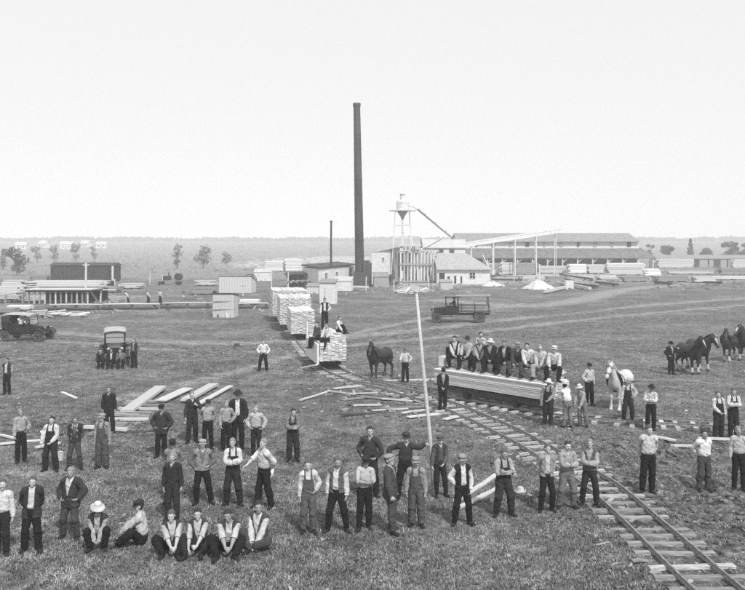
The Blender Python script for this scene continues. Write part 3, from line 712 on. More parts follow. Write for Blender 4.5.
lean = thing('leaning_boards', 'fan of long slabs leaning against the left side of the loaded tram cars', 'lumber', p)
for k in range(11):
    MB().beam((-.2 + .32 * k, .5 * (k % 3) - k * .35, .05), (.5 + .30 * k, 2.1 - k * .28, 2.45 + .25 * math.sin(k * 1.1)), .34, .06, (0, -1, .3)).build('slab', WOOD_PALE if k % 2 else WOOD_NEW, lean)
for k in range(5): MB().tube([(.9 + .55 * k, 3.2, 3.1 + .05 * k), (1.0 + .55 * k, 5, 3.15)], .14, 8).build('log', WOOD_GREY, lean)

# ---- low board stacks in the left foreground, on dark cross timbers
for k, (a, b, w, z, lab) in enumerate([((127, 415), (161, 390), .52, .12, 'widest pale board stack, farthest left of the four on the grass'), ((160, 404), (188, 391), .52, .09, 'second pale board stack from the left on the grass'),
                                      ((186, 404), (214, 388), .46, .10, 'third pale board stack from the left on the grass'), ((197, 408), (231, 388.5), .28, .08, 'narrow pale board stack, farthest right of the four on the grass')]):
    A, B = G(*a), G(*b); d = B - A; c = (A + B) / 2
    r = pile('board_stack', lab, (c.x, c.y, float(gz(c.x, c.y)) + .02), math.atan2(d.y, d.x), d.length, w, z, WOOD_PALE, bearer=.07, group='low board stacks on the grass', th=.05, bw=.3)
for k in range(9):
    A = at(106 + 5.2 * k + random.uniform(-3, 3), 432 - 3.6 * k); 
    plank('dark cross timber half sunk in the grass below the pale board stacks', A + Vector((-.75, random.uniform(-.25, .25), 0)), A + Vector((.85, random.uniform(-.25, .25), 0)), .18, .09, WOOD_GREY if k % 3 else WOOD_PALE, 'cross timbers below the board stacks', name='timber')
for a, b, lab in (((62, 393), (76, 398), 'short pale plank alone on the grass near the left edge'), ((0, 437), (20, 441), 'pale stick lying by the man at the left edge'), ((0, 446), (40, 441), 'long thin pale stick on the grass at the left edge'), ((36, 449), (60, 443), 'pale stick lying between the two men in pale shirts at left'),
                  ((340, 416), (386, 413), 'thin dark pole lying on the grass left of the leaning pole'), ((455, 503), (500, 474), 'long pale slab behind the man in white shirt and vest'), ((458, 510), (503, 486), 'second pale slab beside the track behind the man in white shirt'),
                  ((300, 402), (330, 392), 'thin pale stick on the open grass in the middle')):
    plank(lab, G(*a), G(*b), .12 if 'stick' in lab or 'pole' in lab else .15, .05, WOOD_PALE if 'dark' not in lab else WOOD_DARK)
# litter round the switch
for k, (px, py, L, a) in enumerate([(352, 388, 1.8, .3), (362, 394, 2.2, .1), (372, 399, 1.7, -.2), (352, 399, 1.9, .05), (384, 391, 2.6, -.45), (395, 401, 2.0, .2), (405, 408, 2.2, -.1), (415, 412, 1.7, .15), (392, 410, 1.9, .3),
                                    (430, 416, 2.2, .05), (447, 419, 1.6, .3), (370, 406, 1.5, .5), (355, 378, 2.4, -.3), (344, 394, 1.6, .1), (425, 405, 2.0, -.3)]):
    c = at(px + random.uniform(-6, 6), py); a += random.uniform(-.7, .7); v = Vector((math.cos(a), math.sin(a), 0)) * L * random.uniform(.25, .5)
    plank('loose pale slab in the litter beside the track switch', c - v, c + v, random.uniform(.12, .26), .04, random.choice((WOOD_PALE, WOOD_PALE, WOOD_GREY, WOOD_GREY)), 'loose slabs beside the track switch')
for k, (px, py, L, a, lab) in enumerate([(424, 380, 4.4, .12, 'long pale plank on the ground behind the dark horse'), (662, 440, .9, -.6, 'short pale board beside the side track, left one'), (686, 446, 1.1, .1, 'short pale board beside the side track, nearest'),
                                         (716, 441, 1.2, .05, 'pale board under the feet of the two men in overalls'), (535, 398, 1.6, .1, 'board end showing under the right end of the load'), (640, 563, .34, .1, 'pale offcut beside the near rail'), (655, 575, .22, .4, 'smallest pale offcut beside the near rail')]):
    c = at(px, py); v = Vector((math.cos(a), math.sin(a), 0)) * L / 2
    plank(lab, c - v, c + v, .22 if L > .5 else .12, .05 if L > .5 else .03, WOOD_PALE if L > .5 else WOOD_GREY)

# ---- leaning pole held by a man
POLE_B = at(434.5, 497); s_ = (497 - HY) / CAM_H
PT = Vector(((417 - 434.5) / s_ + .0, .2, 5.28)); 
po = thing('pole', 'tall thin pale pole leaning, held upright by a man in dark clothes', 'pole', POLE_B)
MB().tube([(0, 0, -.05), PT * .3 + Vector((.02, 0, 0)), PT * .65, PT], [.058, .052, .047, .036], 10).build('shaft', WOOD_PALE, po, smooth=True)

# ---- loading dock on the left with ramp
dk = thing('loading_dock', 'raised plank loading dock on posts at the far left', 'dock', G(60, 304))
for k in range(12):
    MB().box((-3.6 + k * .62, 0, .8), (.16, .16, 1.6)).build('post', WOOD_PALE if k % 2 else WOOD_GREY, dk)
    MB().box((-3.6 + k * .62, 5, .8), (.16, .16, 1.6)).build('post', WOOD_DARK, dk)
for k in range(22): MB().box((-3.9 + k * .36, 2.6, 1.68), (.33, 6.2, .1)).build('deck_board', WOOD_PALE, dk)
MB().box((-.2, -.1, 1.52), (7.6, .14, .2)).build('beam', WOOD_DARK, dk)
MB().box((0, 5.5, .8), (7.5, .1, 1.5)).build('back_boards', DARK_IN, dk)
rp = thing('plank_ramp', 'pale plank ramp sloping up to the loading dock from the left edge', 'ramp', G(20, 303))
for k in range(6): MB().beam((-5.2, -.9 + k * .52, .45), (2.2, -.9 + k * .52 + 1.2, 1.72), .5, .08).build('ramp_plank', WOOD_PALE, rp)
for x, z in ((-3.5, .6), (-1.5, .95), (.5, 1.3)): MB().box((x, -.4, z / 2), (.2, .2, z)).build('post', WOOD_GREY, rp)
pile('lumber_stack', 'long flat lumber stack lying on the loading dock', G(60, 304) + Vector((-.5, 4.4, 1.74)), R(2), 8.4, 2.2, .75, WOOD_PALE, .1, None, .12, .35, jx=.5)
pile('lumber_stack', 'low lumber stack behind the ramp at the far left', at_d(8, 100), R(5), 3.6, 2.6, 1.6, WOOD_PALE, .2, None, .14, .4, jx=.3)
pile('lumber_stack', 'low white slab pile just above the touring car', G(20, 312), R(3), 2.2, 1.2, .42, WOOD_NEW, .3, None, .1, .3)
pile('lumber_stack', 'dark low timber pile at the left edge above the touring car', G(2, 314), R(-3), 3.2, 1.2, .5, WOOD_GREY, .2, None, .14, .3)
for k in range(14):
    c = at(34 + 46 * random.random(), 313 + 5 * random.random()); a = random.uniform(-.7, .7); v = Vector((math.cos(a), math.sin(a), 0)) * random.uniform(.6, 1.3)
    plank('pale slab in the litter between touring car and loading dock', c - v, c + v, random.uniform(.2, .5), .08, WOOD_NEW if k % 3 else WOOD_PALE, 'slabs littered below the dock', za=random.uniform(0, .25), zb=random.uniform(0, .4))
for k, (xa, xb, y, lab) in enumerate([(46, 100, 310.5, 'long dark skid log lying left of the three bending men'), (101, 158, 309.8, 'long dark skid log lying below the three bending men'), (160, 211, 308.6, 'long dark skid log pointing to the small hut'), (236, 268, 309, 'dark skid log between the small hut and the tram cars')]):
    A, B = G(xa, y), G(xb, y - .5); o = thing('skid_log', lab, 'log', A, 0, 'long skid logs on the far side of the yard'); d = B - A
    MB().tube([(0, 0, .15), d * .35 + Vector((0, .25, .17)), d * .7 + Vector((0, -.2, .14)), d + Vector((0, .1, .15))], [.17, .16, .15, .14], 10).build('trunk', WOOD_DARK, o, smooth=True)
    MB().tube([(0, .8, .50), d * .5 + Vector((0, .75, .55)), d + Vector((0, .8, .5))], [.12, .1, .08], 8).build('top_rail', WOOD_PALE, o, smooth=True)
    for t in (.1, .5, .9): MB().box(d * t + Vector((0, .8, .22)), (.2, .5, .44)).build('block', WOOD_DARK, o)
sh_ = thing('trestle', 'white Y-shaped trestle right of the loading dock', 'trestle', G(98, 302))
MB().beam((-1.0, 0, 1.45), (0, 0, 0), .16, .16).build('leg', WHITEWASH, sh_); MB().beam((.35, 0, 1.5), (.3, 0, 0), .16, .16).build('leg', WHITEWASH, sh_); MB().beam((-1.5, 0, 1.45), (2.2, .1, 1.5), .2, .16).build('top_beam', WOOD_PALE, sh_)
# flat wagon with a drum far behind the bending men
wg = thing('flat_wagon', 'flat wagon carrying a dark drum beyond the three bending men', 'wagon', G(170, 285))
MB().box((0, 0, .75), (4.4, 1.8, .16)).build('deck', WOOD_GREY, wg)
for x in (-1.5, 1.5):
    for y in (-.8, .8): MB().lathe([(.05, -.06), (.1, -.05), (.34, -.03), (.38, -.04), (.38, .04), (.1, .05)], 14, (x, y, .38), Matrix.Rotation(R(90), 3, 'X')).build('wheel', IRON, wg)
MB().tube([(1.5, -.75, 1.45), (1.5, .75, 1.45)], .62, 18).build('drum', IRON, wg)
MB().box((-.5, 0, 1.2), (1.2, 1.1, .8)).build('engine', IRON, wg); MB().tube([(-.2, 0, 1.6), (-.2, 0, 2.2)], .1, 8).build('funnel', IRON, wg); MB().box((-1.2, -.5, 1.25), (.12, .1, .9)).build('stanchion', WOOD_PALE, wg)
# big spoked wheel frame behind the wide hut
hw = thing('log_wheels', 'large dark arched cart wheels behind the wide hut', 'cart', G(249, 287.5))
for y in (0, 1.6):
    rg = MB(); n = 24
    rg.tube([(1.05 * math.cos(a), y, 1.1 + 1.05 * math.sin(a)) for a in np.linspace(0, 2 * math.pi, n)], .07, 6, cap=False); w = rg.build('wheel', WOOD_DARK, hw)
    for k in range(10):
        a = k * math.pi / 5; MB().beam((0, y, 1.1), (1.02 * math.cos(a), y, 1.1 + 1.02 * math.sin(a)), .07, .07, (0, 1, 0)).build('spoke', WOOD_DARK, w)
    MB().tube([(0, y - .15, 1.1), (0, y + .15, 1.1)], .14, 10).build('hub', IRON, w)
MB().tube([(0, -.1, 1.1), (0, 1.7, 1.1)], .09, 8).build('axle', IRON, hw); MB().beam((0, .8, 1.1), (3.2, .8, .3), .16, .16).build('tongue', WOOD_GREY, hw)
pile('lumber_stack', 'small bright white board stack between the hut and the tram cars', G(250, 304.5), R(-3), 2.2, 1.2, .38, WOOD_NEW, .3, None, .1, .3)
# lumber in front of the long shed
for k, (xa, xb, top, bs, lab) in enumerate([(486, 500, 263, 274.5, 'white lumber stack under the left end of the long shed'), (501, 514, 262, 275, 'pale lumber stack under the long shed right of the lean-to office'), (540, 566, 265, 273.5, 'low lumber stack under the middle of the long shed'), (569, 587, 264, 274, 'left one of the twin lumber stacks before the long shed'),
        (588, 605, 264.5, 274, 'right one of the twin lumber stacks before the long shed'), (607, 645, 262.5, 275.5, 'longest lumber stack before the right half of the long shed'), (646, 661, 268, 277, 'small lumber stack just past the end of the long shed'), (659, 694, 258.5, 268.5, 'long low lumber stack before the grey shed doors'),
        (695, 711, 258, 267, 'lumber stack under the pointed spruce'), (711, 733, 256.5, 266, 'lumber stack before the narrow low shed'), (733, 756, 259, 268.5, 'lumber stack cut off by the right edge'), (670, 716, 271, 274.6, 'long white slab pile low on the ground at right'), (712, 760, 276.5, 280.2, 'long white slab pile nearest the right edge')]):
    d = base(bs); x = ((xa + xb) / 2 - CX) * d / FPX; w_ = (xb - xa) * d / FPX; h_ = (bs - top) * d / FPX
    pile('lumber_stack', lab, (x, d + 1.2, 0), R(random.uniform(-6, 6)), w_, 2.4, max(h_ - .25, .3), WOOD_PALE if k % 3 else WOOD_NEW, .25, 'lumber stacks by the long shed', max(.12, h_ / 9), .5, jx=.25)
# timbers, mounds and litter before the office
def mound(label, c, rx, ry, h, m=SAWDUST, cat='mound', name='sawdust_mound', seed=0, n=22):
    V = [(0, 0, h)]; F = []; rn = random.Random(seed)
    rings = 7
    for i in range(1, rings + 1):
        t = i / rings
        for k in range(n):
            a = 2 * math.pi * k / n; w = 1 + .16 * math.sin(3 * a + seed) + .10 * math.sin(7 * a + 2 * seed)
            V.append((rx * t * w * math.cos(a), ry * t * w * math.sin(a), h * (1 - t) ** .9 * (1 + .12 * rn.uniform(-1, 1)) + .1 * h * rn.uniform(-1, 1) * (1 - t) - .05 * (i == rings)))
    for k in range(n): F.append((0, 1 + k, 1 + (k + 1) % n))
    for i in range(rings - 1):
        for k in range(n): F.append((1 + i * n + k, 1 + (i + 1) * n + k, 1 + (i + 1) * n + (k + 1) % n, 1 + i * n + (k + 1) % n))
    o = MB().add(V, F).build(name, m, None, c, smooth=False); return tag(o, label, cat)
mound('pale heap of sawdust before the long shed', G(538, 289), 2.5, 1.8, 1.55, seed=1)
mound('low pale sawdust heap at the foot of the lean-to office', G(492, 286), 2.0, 1.4, .8, seed=2)
mound('ragged pale heap of slabs and bark before the timber frame', G(413, 291), 3.0, 1.8, .95, mat('bark_heap', .40, .22, scale=4, bump=.6), seed=3)
mound('small dark refuse heap right of the smokestack', G(386, 284.5), 1.4, 1.0, 1.0, ROOF_DARK, seed=4, name='refuse_mound')
for k in range(16):
    c = at(399 + 34 * random.random(), 288 + 7 * random.random()); a = random.uniform(-1.2, 1.2); L = random.uniform(.8, 2.0); v = Vector((math.cos(a), math.sin(a), 0)) * L / 2
    plank('pale slab thrown on the heap before the timber frame', c - v, c + v, .3, .1, WOOD_NEW if k % 2 else WOOD_PALE, 'slabs on the heap before the timber frame', za=random.uniform(0, .4), zb=random.uniform(0, .8))
TIMBER_LABELS = ['dark squared timber farthest left before the long shed', 'dark squared timber just left of the pale sawdust heap', 'pale squared timber lying behind the left dark timbers', 'pale timber slanting down right from the box-shaped crate', 'dark timber directly behind the box-shaped crate',
    'farthest back of the dark timbers right of the sawdust heap', 'dark timber slanting down on the right of the crate', 'short pale timber right of the group of dark timbers', 'pale timber rising from the ground to the crate', 'short dark timber lying alone below the low sheds', 'rightmost short dark timber on the far side of the yard', 'short dark timber at the right end of the timber group']
for k, (xa, ya, xb, yb, dark) in enumerate([(487, 278, 512, 276, 1), (492, 281, 522, 282, 1), (500, 277, 524, 279, 0), (556, 284, 590, 291, 0), (551, 279, 573, 283, 1), (560, 276, 592, 281, 1), (575, 286, 598, 289, 1), (604, 281, 622, 282, 0), (545, 294, 572, 288, 0), (655, 285, 672, 286, 1), (704, 284, 722, 285, 1), (596, 284, 618, 287, 1)]):
    A, B = G(xa, ya), G(xb, yb); d = B - A
    o = thing('timber', TIMBER_LABELS[k], 'timber', A, 0, 'timbers lying before the long shed')
    MB().beam((0, 0, .35), d + Vector((0, 0, .4)), .4, .38).build('beam', WOOD_DARK if dark else WOOD_PALE, o); 
    for t in (.2, .8): MB().box(d * t + Vector((0, 0, .08)), (.3, .5, .16)).build('block', WOOD_GREY, o)
# extra ragged slabs on top of the tall tram loads
bx = thing('crate', 'pale box-shaped crate among the timbers right of the sawdust heap', 'crate', G(569, 289.5))
for s in (-1, 1): MB().box((0, s * .52, .7), (1.2, .06, 1.3)).build('side', WOOD_NEW, bx); MB().box((s * .57, 0, .7), (.06, .96, 1.3)).build('end', WOOD_NEW, bx)
MB().box((0, 0, 1.38), (1.26, 1.1, .05)).build('lid', WOOD_NEW, bx)
pt = thing('post', 'thin white post behind the pale sawdust heap', 'post', G(539.5, 281)); MB().beam((0, 0, 0), (0, 0, 3.3), .16, .16).build('shaft', WHITEWASH, pt); MB().box((0, 0, 3.2), (.5, .1, .1)).build('crosspiece', WHITEWASH, pt)
for k in range(9):
    c = at(352 + 46 * random.random(), 283 + 5 * random.random()); a = random.uniform(-.5, .5); v = Vector((math.cos(a), math.sin(a), 0)) * random.uniform(.4, 1.1)
    plank('dark scrap timber on the ground before smokestack and sawmill', c - v, c + v, .35, .3, WOOD_DARK if k % 3 else WOOD_PALE, 'scrap before the sawmill', name='scrap_timber')

# more weathered stacks on the far left and right
for k, (xa, xb, top, bs, m, lab) in enumerate([(-4, 14, 286, 297, WOOD_GREY, 'weathered stack at the left edge beside the ramp'), (2, 24, 279, 288, WOOD_PALE, 'pale stack far left behind the ramp'), (30, 46, 274, 283, WOOD_GREY, 'grey stack before the left end of the boxcar'), (101, 118, 286, 293, WOOD_GREY, 'grey stack right of the white trestle'),
        (120, 139, 283, 289, WOOD_PALE, 'low pale stack behind the three bending men'), (188, 212, 288, 295, WOOD_GREY, 'grey stack left of the wide hut'), (196, 214, 280, 286, WOOD_PALE, 'low pale stack far left of the wide hut'), (516, 536, 262, 275, WOOD_GREY, 'grey stack under the long shed left of the white post'), (548, 566, 276, 282, WOOD_GREY, 'low grey stack behind the crate'),
        (622, 650, 276, 282, WOOD_GREY, 'low grey stack right of the timbers'), (655, 690, 276, 282, WOOD_GREY, 'long grey stack beyond the lone short timber'), (694, 716, 276, 283, WOOD_PALE, 'pale stack right of the long grey one'), (722, 750, 268, 275, WOOD_GREY, 'grey stack behind the nearest white slab pile'), (598, 616, 275, 280, WOOD_PALE, 'low pale stack before the longest lumber stack')]):
    d = base(bs); x = ((xa + xb) / 2 - CX) * d / FPX; w_ = (xb - xa) * d / FPX; h_ = (bs - top) * d / FPX
    pile('lumber_stack', lab, (x, d + 1, 0), R(random.uniform(-14, 14)), w_, 1.9, max(h_ - .2, .25), m, .2, 'weathered stacks about the yard', max(.1, h_ / 8), .45, jx=.35)
# ------------------------------------------------------------------ motor vehicles (local x forward, origin on the ground)
WINDSCREEN = bpy.data.materials.new('windscreen_glass'); WINDSCREEN.use_nodes = True
_b = WINDSCREEN.node_tree.nodes['Principled BSDF']; _b.inputs['Base Color'].default_value = (.55, .55, .55, 1); _b.inputs['Roughness'].default_value = .08; _b.inputs['Alpha'].default_value = .35  # pale grey base colour stands for the sky reflected in the pane
LEATHER = mat('black_leather', .03, .02, rough=.5, bump=.2)
def spoked_wheel(parent, c, r, w=.09, name='wheel', side=1, n=12, tyre_m=RUBBER):
    M = Matrix.Rotation(R(90), 3, 'X')
    rm = MB(); ri = r - w * .9
    rm.lathe([(ri - .035, -.03), (ri + .01, -.035), (ri + .01, .035), (ri - .035, .03), (ri - .035, -.03)], 24, c, M)
    wl = rm.build(name, SPOKE, parent)
    ty = MB(); prof = [(r - w * .5 + w * .5 * math.cos(a), w * .5 * math.sin(a)) for a in np.linspace(0, 2 * math.pi, 9)]
    V = []; F = []; m_ = len(prof) - 1; nn = 26
    for k in range(nn):
        a = 2 * math.pi * k / nn
        for q, y in prof[:-1]: V.append((c[0] + q * math.cos(a), c[1] + y, c[2] + q * math.sin(a)))
    for k in range(nn):
        for q in range(m_): F.append((k * m_ + q, k * m_ + (q + 1) % m_, ((k + 1) % nn) * m_ + (q + 1) % m_, ((k + 1) % nn) * m_ + q))
    ty.add(V, F).build('tyre', tyre_m, wl, smooth=True)
    for k in range(n):
        a = 2 * math.pi * k / n
        MB().beam(c, (c[0] + ri * math.cos(a), c[1], c[2] + ri * math.sin(a)), .035, .03, (0, 1, 0)).build('spoke', SPOKE, wl)
    MB().lathe([(.02, -.1), (.055, -.08), (.06, .08), (.02, .1)], 12, c, M).build('hub', IRON, wl)
    return wl
def loft(sections, cap=True):
    """list of closed rings with equal counts"""
    n = len(sections[0]); V = [p for s in sections for p in s]; F = []
    for i in range(len(sections) - 1):
        for k in range(n): F.append((i * n + k, i * n + (k + 1) % n, (i + 1) * n + (k + 1) % n, (i + 1) * n + k))
    if cap: F += [tuple(range(n))[::-1], tuple((len(sections) - 1) * n + k for k in range(n))]
    return MB().add(V, F)
def bonnet_ring(x, w, zt, zb):
    return [(x, -w / 2, zb), (x, -w / 2, zt - .12), (x, -w * .36, zt - .03), (x, 0, zt), (x, w * .36, zt - .03), (x, w / 2, zt - .12), (x, w / 2, zb)]
def fender(parent, path, y0, y1, m=BLACK_PAINT):
    V = []; F = []
    for x, z in path:
        for y, dz in ((y0, 0), ((y0 + y1) / 2, .03), (y1, 0), (y1, -.03), (y0, -.03)): V.append((x, y, z + dz))
    for i in range(len(path) - 1):
        for k in range(5): F.append((i * 5 + k, i * 5 + (k + 1) % 5, i * 5 + 5 + (k + 1) % 5, i * 5 + 5 + k))
    F += [(0, 1, 2, 3, 4), tuple((len(path) - 1) * 5 + k for k in range(5))[::-1]]
    return MB().add(V, F).build('fender', m, parent, smooth=False)
def headlamp(parent, c):
    o = MB().lathe([(.03, -.12), (.08, -.08), (.115, .02), (.12, .06)], 16, c, Matrix.Rotation(R(90), 3, 'Y')).build('headlamp', BLACK_PAINT, parent, smooth=True)
    MB().lathe([(.112, .055), (.09, .075), (.02, .085)], 16, c, Matrix.Rotation(R(90), 3, 'Y')).build('lens', BRASS, o, smooth=True); return o
def touring_car(label, loc, rz, roof=CANVAS):
    c = thing('touring_car', label, 'car', loc, rz, 'old touring cars')
    for y in (-.42, .42): MB().box((0, y, .52), (3.2, .07, .1)).build('chassis_rail', BLACK_PAINT, c)
    side = [(-1.55, .58), (.5, .58), (.5, 1.14), (.28, 1.16), (.16, 1.02), (-.22, 1.02), (-.34, 1.20), (-.52, 1.20), (-.60, 1.02), (-1.02, 1.02), (-1.2, 1.26), (-1.5, 1.30), (-1.62, 1.1)]
    for s in (-1, 1): MB().prism(side, .05, None, (0, s * .56, 0)).build('body_side', BLACK_PAINT, c)
    MB().box((-.52, 0, .6), (2.05, 1.06, .06)).build('floor', BLACK_PAINT, c); MB().box((-1.56, 0, .95), (.1, 1.06, .68), M=Matrix.Rotation(R(-6), 3, 'Y')).build('back_panel', BLACK_PAINT, c)
    for x in (-.42, -1.32):
        st_ = MB().box((x + .14, 0, .78), (.52, 1.04, .22)).build('seat', LEATHER, c); MB().box((x - .12, 0, 1.05), (.14, 1.04, .5), M=Matrix.Rotation(R(-8), 3, 'Y')).build('seat_back', LEATHER, st_)
    loft([bonnet_ring(.5, .98, 1.16, .6), bonnet_ring(.72, .86, 1.13, .58), bonnet_ring(1.38, .56, 1.06, .56)]).build('bonnet', BLACK_PAINT, c)
    rd = MB().box((1.43, 0, .80), (.1, .52, .56)).build('radiator', BRASS, c); MB().box((1.485, 0, .78), (.02, .43, .44)).build('grille', BLACK_PAINT, rd); MB().tube([(1.43, 0, 1.08), (1.43, 0, 1.16)], .04, 8).build('filler_cap', BRASS, rd)
    for y in (-.35, .35): headlamp(c, (1.52, y, .92))
    for s in (-1, 1):
        fender(c, [(1.72, .50), (1.66, .70), (1.48, .84), (1.27, .88), (1.05, .84), (.85, .66), (.70, .44)], s * .60, s * .86)
        fender(c, [(-.68, .44), (-.82, .70), (-1.02, .86), (-1.27, .90), (-1.5, .84), (-1.66, .66), (-1.72, .50)], s * .60, s * .86)
        MB().box((0, s * .74, .42), (1.42, .27, .04)).build('running_board', IRON, c)
        for x in (1.27, -1.27): spoked_wheel(c, (x, s * .71, .38), .38)
        d_ = MB().box((-.32 if s > 0 else -.85, s * .592, .86), (.02, .03, .44)).build('door_edge', IRON, c)
    for x in (1.27, -1.27): MB().tube([(x, -.66, .38), (x, .66, .38)], .035, 8).build('axle', IRON, c)
    ws = MB(); 
    for y in (-.5, .5): ws.beam((.50, y, 1.12), (.42, y, 1.78), .04, .04)
    for z, x in ((1.14, .5), (1.46, .46), (1.77, .42)): ws.beam((x, -.5, z), (x, .5, z), .03, .03)
    w = ws.build('windscreen', BLACK_PAINT, c)
    MB().box((.46, 0, 1.45), (.008, .96, .60), M=Matrix.Rotation(R(-7), 3, 'Y')).build('pane', WINDSCREEN, w)
    prof = [(.56, 1.80), (.3, 1.88), (-.4, 1.92), (-1.1, 1.91), (-1.55, 1.84), (-1.72, 1.70), (-1.74, 1.62)]
    V = []; F = []
    for x, z in prof:
        for y, dz in ((-.60, -.08), (-.52, -.01), (-.25, .03), (0, .04), (.25, .03), (.52, -.01), (.60, -.08)): V.append((x, y, z + dz))
    k7 = 7; n0 = len(V); V += [(x, y, z - .03) for x, y, z in V]
    for i in range(len(prof) - 1):
        for k in range(6):
            F.append((i * 7 + k, i * 7 + k + 1, i * 7 + 8 + k, i * 7 + 7 + k)); F.append((n0 + i * 7 + 7 + k, n0 + i * 7 + 8 + k, n0 + i * 7 + k + 1, n0 + i * 7 + k))
    for k in range(6): F.append((k + 1, k, n0 + k, n0 + k + 1)); e = (len(prof) - 1) * 7; F.append((e + k, e + k + 1, n0 + e + k + 1, n0 + e + k))
    for i in range(len(prof) - 1):
        F.append((i * 7, i * 7 + 7, n0 + i * 7 + 7, n0 + i * 7)); F.append((i * 7 + 13, i * 7 + 6, n0 + i * 7 + 6, n0 + i * 7 + 13))
    tp = MB().add(V, F).build('folding_top', roof, c)
    MB().box((-1.66, 0, 1.42), (.03, 1.08, .55)).build('rear_curtain', mat('dark_canvas', .05, .03, rough=.9), tp)
    for s in (-1, 1):
        for a, b in (((-1.4, s * .56, 1.25), (-1.6, s * .56, 1.8)), ((-.52, s * .56, 1.2), (-1.05, s * .57, 1.84)), ((-.5, s * .56, 1.2), (.1, s * .57, 1.82)), ((.42, s * .55, 1.78), (.55, s * .57, 1.76))):
            MB().beam(a, b, .03, .03).build('top_bow', BLACK_PAINT, tp)
    for s in (-1, 1): MB().prism([(-1.62, 1.25), (-1.05, 1.22), (-1.0, 1.85), (-1.62, 1.80)], .02, None, (0, s * .575, 0)).build('side_curtain', MATS['dark_canvas'], tp)
    MB().tube([(.42, .28, 1.0), (.08, .28, 1.22)], .02, 8).build('steering_column', IRON, c)
    rg = [(.06 + .1 * math.sin(a), .28 + .19 * math.cos(a), 1.23 + .16 * math.sin(a)) for a in np.linspace(0, 2 * math.pi, 17)]
    MB().tube(rg, .016, 6, cap=False).build('steering_wheel', BLACK_PAINT, c)
    return c
CAR1 = touring_car('dark touring car with pale top seen from the side at the left edge', G(27.5, 340), R(-9))
CAR2 = touring_car('touring car facing the camera with men seated on its front', G(110.5, 366.5) + Vector((-.3, 1.7, 0)), R(-72))

tk = thing('motor_truck', 'dark motor truck with plank rack seen from the side in mid yard', 'truck', G(459, 322), R(176))
for y in (-.4, .4): MB().box((-.2, y, .72), (4.9, .08, .14)).build('chassis_rail', BLACK_PAINT, tk)
for s in (-1, 1):
    spoked_wheel(tk, (1.95, s * .74, .45), .45, .12); spoked_wheel(tk, (-1.75, s * .76, .52), .52, .16)
    fender(tk, [(2.45, .6), (2.36, .88), (2.1, 1.02), (1.85, 1.02), (1.6, .9), (1.35, .62)], s * .6, s * .88)
    MB().box((1.0, s * .76, .55), (1.0, .3, .05)).build('running_board', IRON, tk); headlamp(tk, (2.42, s * .42, 1.12))
for x, r in ((1.95, .45), (-1.75, .52)): MB().tube([(x, -.7, r), (x, .7, r)], .05, 8).build('axle', IRON, tk)
loft([bonnet_ring(1.15, .95, 1.40, .75), bonnet_ring(2.2, .72, 1.30, .72)]).build('bonnet', BLACK_PAINT, tk); MB().box((2.27, 0, 1.0), (.12, .66, .66)).build('radiator', BRASS, tk)
cb_ = MB(); cb_.box((.1, 0, 1.35), (.08, 1.4, 1.1)); cb_.box((.62, .68, 1.05), (1.05, .05, .6)); cb_.box((.62, -.68, 1.05), (1.05, .05, .6)); cb_.box((1.13, 0, 1.05), (.06, 1.4, .7)); cab = cb_.build('cab', BLACK_PAINT, tk)
MB().box((.45, 0, 1.12), (.55, 1.25, .22)).build('seat', LEATHER, cab); MB().box((.55, 0, 2.24), (1.4, 1.5, .08)).build('cab_roof', BLACK_PAINT, cab)
for x in (.1, 1.15):
    for s in (-1, 1): MB().beam((x, s * .68, 1.3), (x, s * .68, 2.2), .06, .06).build('cab_post', BLACK_PAINT, cab)
MB().box((-1.35, 0, .98), (2.75, 1.8, .12)).build('bed', WOOD_DARK, tk)
for s in (-1, 1):
    for z in (1.18, 1.42): MB().box((-1.35, s * .86, z), (2.7, .05, .16)).build('side_slat', WOOD_GREY, tk)
    for x in (-2.55, -1.35, -.2): MB().box((x, s * .92, 1.3), (.08, .06, .72)).build('stake', WOOD_DARK, tk)
    MB().beam((-2.5, s * .86, 1.4), (-2.5, s * .86, 2.3), .07, .07).build('rack_post', WOOD_DARK, tk)
for y in (-.5, 0, .5): MB().beam((-2.75, y, 2.36), (.3, y, 2.3), .3, .07).build('rack_plank', WOOD_GREY if y else WOOD_PALE, tk)
MB().tube([(1.1, .3, 1.3), (.82, .3, 1.5)], .025, 8).build('steering_column', IRON, tk)
